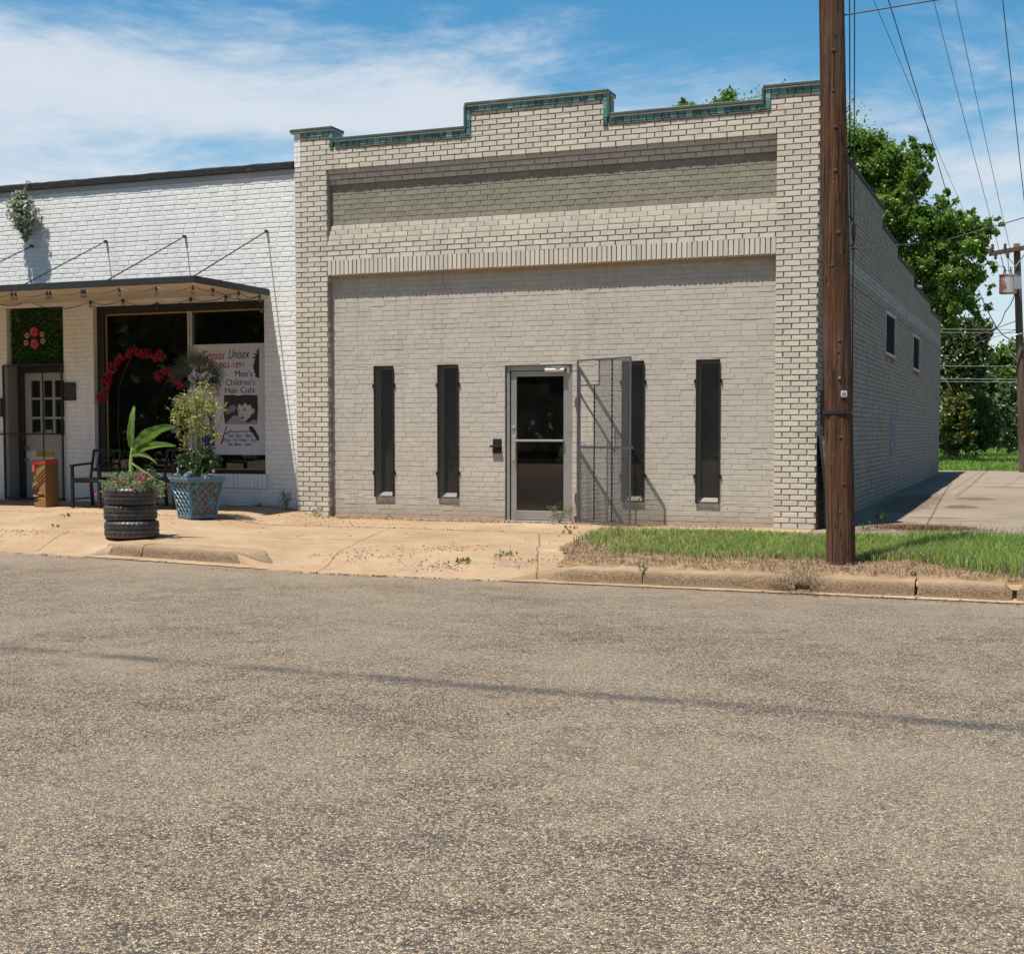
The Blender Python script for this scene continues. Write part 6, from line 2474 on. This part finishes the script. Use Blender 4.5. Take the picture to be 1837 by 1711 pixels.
tree('low_shrub', 'low bluish green shrub at the edge of the lawn by the far pole', 'bush', (4.9, 39.5), pxc([(1798, 785, 15), (1818, 788, 14), (1836, 790, 14), (1856, 788, 16), (1808, 775, 10), (1828, 776, 10)], 39, 1), 2600, .15, .08, [leaf_mat('bluish_leaf', [(.02, .055, .03), (.04, .09, .045), (.07, .13, .06)], .5, .1), M_dk], trunk_r=.05, fr=.4, spread=.45)
tree('distant_tree', 'bushy green tree in the gap between magnolia and far pole', 'tree', (5.4, 54), pxc([(1790, 650, 18), (1806, 640, 20), (1820, 625, 12), (1815, 660, 26), (1838, 640, 24), (1855, 630, 24), (1835, 670, 28), (1790, 680, 22), (1798, 632, 9), (1860, 670, 30), (1880, 650, 30)], 52, 1), 6500, .24, .14, [M_mid, M_t1b], trunk_r=.2, fr=.3, spread=.45)
tree('dark_tree', 'dark shaded tree behind the bushes at the end of the lawn', 'tree', (3.6, 44), pxc([(1700, 700, 30), (1730, 705, 34), (1765, 700, 34), (1800, 720, 30), (1700, 780, 34), (1740, 790, 30), (1780, 745, 30), (1820, 760, 26), (1850, 770, 30), (1850, 730, 28)], 44, .6), 9000, .26, .15, [M_dk], trunk_r=.15, spread=.5)
# dead limb in front of the magnolia
mb = MB()
mb.tube([atY(1688, 676, 31), atY(1697, 684, 31), atY(1705, 697, 31), atY(1711, 712, 31)], [.05, .045, .035, .02], 7)
mb.tube([atY(1706, 666, 31), atY(1722, 655, 31), atY(1735, 644, 31)], [.015, .02, .012], 6)
tag(mb.build('dead_branch', M_bark, smooth=True), 'bare brown branch among the leaves beyond the side wall', 'branch')

# a wood that closes the horizon, and unseen trees added across the street to darken the glass reflections
def wood(name, label, spots, n, L, mats):
    o = foliage(name, spots, n, L, L * .6, mats, None, spread=.45, shell=.5)
    return stuff(o, label, 'wood')


wood('treeline', 'far wood closing the horizon behind the lawn', [(x, 82 + 6 * math.sin(x), terrain_z(0, 82) + 2.2 + .8 * math.sin(x * 1.7), 3.4, 3, 2.6 + .6 * math.sin(x * 2.3)) for x in range(-70, 90, 4)], 12000, .75, [M_dk, M_mid])
wood('reflection_wood', 'unseen row of trees added across the street to darken the glass reflections', [(x + 1.5 * math.sin(x * 3), -36 + 2 * math.sin(x), 5.6 + 1.6 * math.sin(x * 1.3), 3.6, 3, 6.0) for x in range(-64, 46, 3)], 60000, .9, [M_dk, M_mid])
mb = MB()
xs = lin(-60, 60, 160)
for x in xs:
    for y, z in ((-21.45, -.22), (-21.9, -.03 + .05 * math.sin(x * .8)), (-23.2, .16 + .22 * math.sin(x * .9 + 2) * math.sin(x * .37)), (-25.5, .10)):
        mb.v.append((x, y, z))
for i in range(len(xs) - 1):
    for j in range(3):
        mb.f.append((i * 4 + j, i * 4 + j + 1, (i + 1) * 4 + j + 1, (i + 1) * 4 + j))
        mb.m.append(0)
struct(mb.build('bank', M_walk, smooth=True, origin=(0, -22, -.2)))

# ================================================================== LIGHT
SUN_D = Vector((.15, .32, -1)).normalized()
el = math.asin(-SUN_D.z)
az = math.atan2(-SUN_D.x, -SUN_D.y)          # from +Y towards +X
sl = bpy.data.lights.new('sun', 'SUN')
sl.energy = 4.4
sl.angle = math.radians(.53)
sl.color = (1.0, .955, .88)
so = bpy.data.objects.new('sun', sl)
col.objects.link(so)
so.rotation_euler = SUN_D.to_track_quat('-Z', 'Y').to_euler()
so.location = (-10, -20, 40)

w = bpy.data.worlds.new('World')
scene.world = w
w.use_nodes = True
nt = w.node_tree
for n_ in list(nt.nodes):
    nt.nodes.remove(n_)


class WN(N):
    def __init__(self):
        self.nt = nt
        self._pos = None


q = WN()
out = q.n('ShaderNodeOutputWorld')
bg = q.n('ShaderNodeBackground')
bg.inputs['Strength'].default_value = .065
sky = q.n('ShaderNodeTexSky', sky_type='NISHITA')
sky.sun_disc = False
sky.sun_elevation = el
sky.sun_rotation = az
sky.air_density = 1.0
sky.dust_density = .3
sky.ozone_density = 1.2
tc = q.n('ShaderNodeTexCoord')
d = tc.outputs['Generated']
s = q.sep(d)
azn = q.math('MULTIPLY', q.math('ARCTAN2', s[0], s[1]), 180 / PI)       # degrees right of +Y
eln = q.math('MULTIPLY', q.math('ARCSINE', s[2]), 180 / PI)
cmb = q.n('ShaderNodeCombineXYZ')
q.L(azn, cmb.inputs[0])
q.L(q.math('MULTIPLY', eln, 1.9), cmb.inputs[1])
rot = q.n('ShaderNodeMapping')
rot.inputs['Rotation'].default_value = (0, 0, math.radians(24))
rot.inputs['Scale'].default_value = (.062, .100, 1)
q.L(cmb.outputs[0], rot.inputs['Vector'])
n1 = q.noise(1.0, 9, .62, vec=rot.outputs[0], dist=.6)
n2 = q.noise(3.6, 8, .65, vec=rot.outputs[0], dist=.9)
# how much cloud: thick low on the left, thinning to the upper right
n3 = q.noise(9.0, 6, .6, vec=rot.outputs[0], dist=.5)
edge = q.math('ADD', q.math('MULTIPLY', q.math('ADD', azn, 29.0), -.10), 16.6)
bias = q.math('MULTIPLY', q.math('SUBTRACT', edge, eln), .045)
bias = q.math('MINIMUM', bias, .165)
bias = q.math('MAXIMUM', bias, -.085)
f = q.math('ADD', q.math('ADD', q.math('MULTIPLY', n1, .78), q.math('ADD', q.math('MULTIPLY', n2, .18), q.math('MULTIPLY', n3, .07))), bias)
cl = q.step(f, .45, .74)
skyc = q.n('ShaderNodeHueSaturation')
skyc.inputs['Saturation'].default_value = 1.4
skyc.inputs['Hue'].default_value = .487
skyc.inputs['Value'].default_value = 1.12
q.L(sky.outputs[0], skyc.inputs['Color'])
cc = q.mix(q.math('MULTIPLY', cl, .92), skyc.outputs[0], (6.1, 6.6, 7.2))
q.L(cc, bg.inputs['Color'])
q.L(bg.outputs[0], out.inputs[0])

vs = scene.view_settings
vs.view_transform = 'Standard'
vs.look = 'None'
vs.exposure = .85
vs.gamma = 1
vs.use_curve_mapping = False
scene.render.film_transparent = False
scene.cycles.max_bounces = 8
scene.cycles.transparent_max_bounces = 24
scene.cycles.use_denoising = True
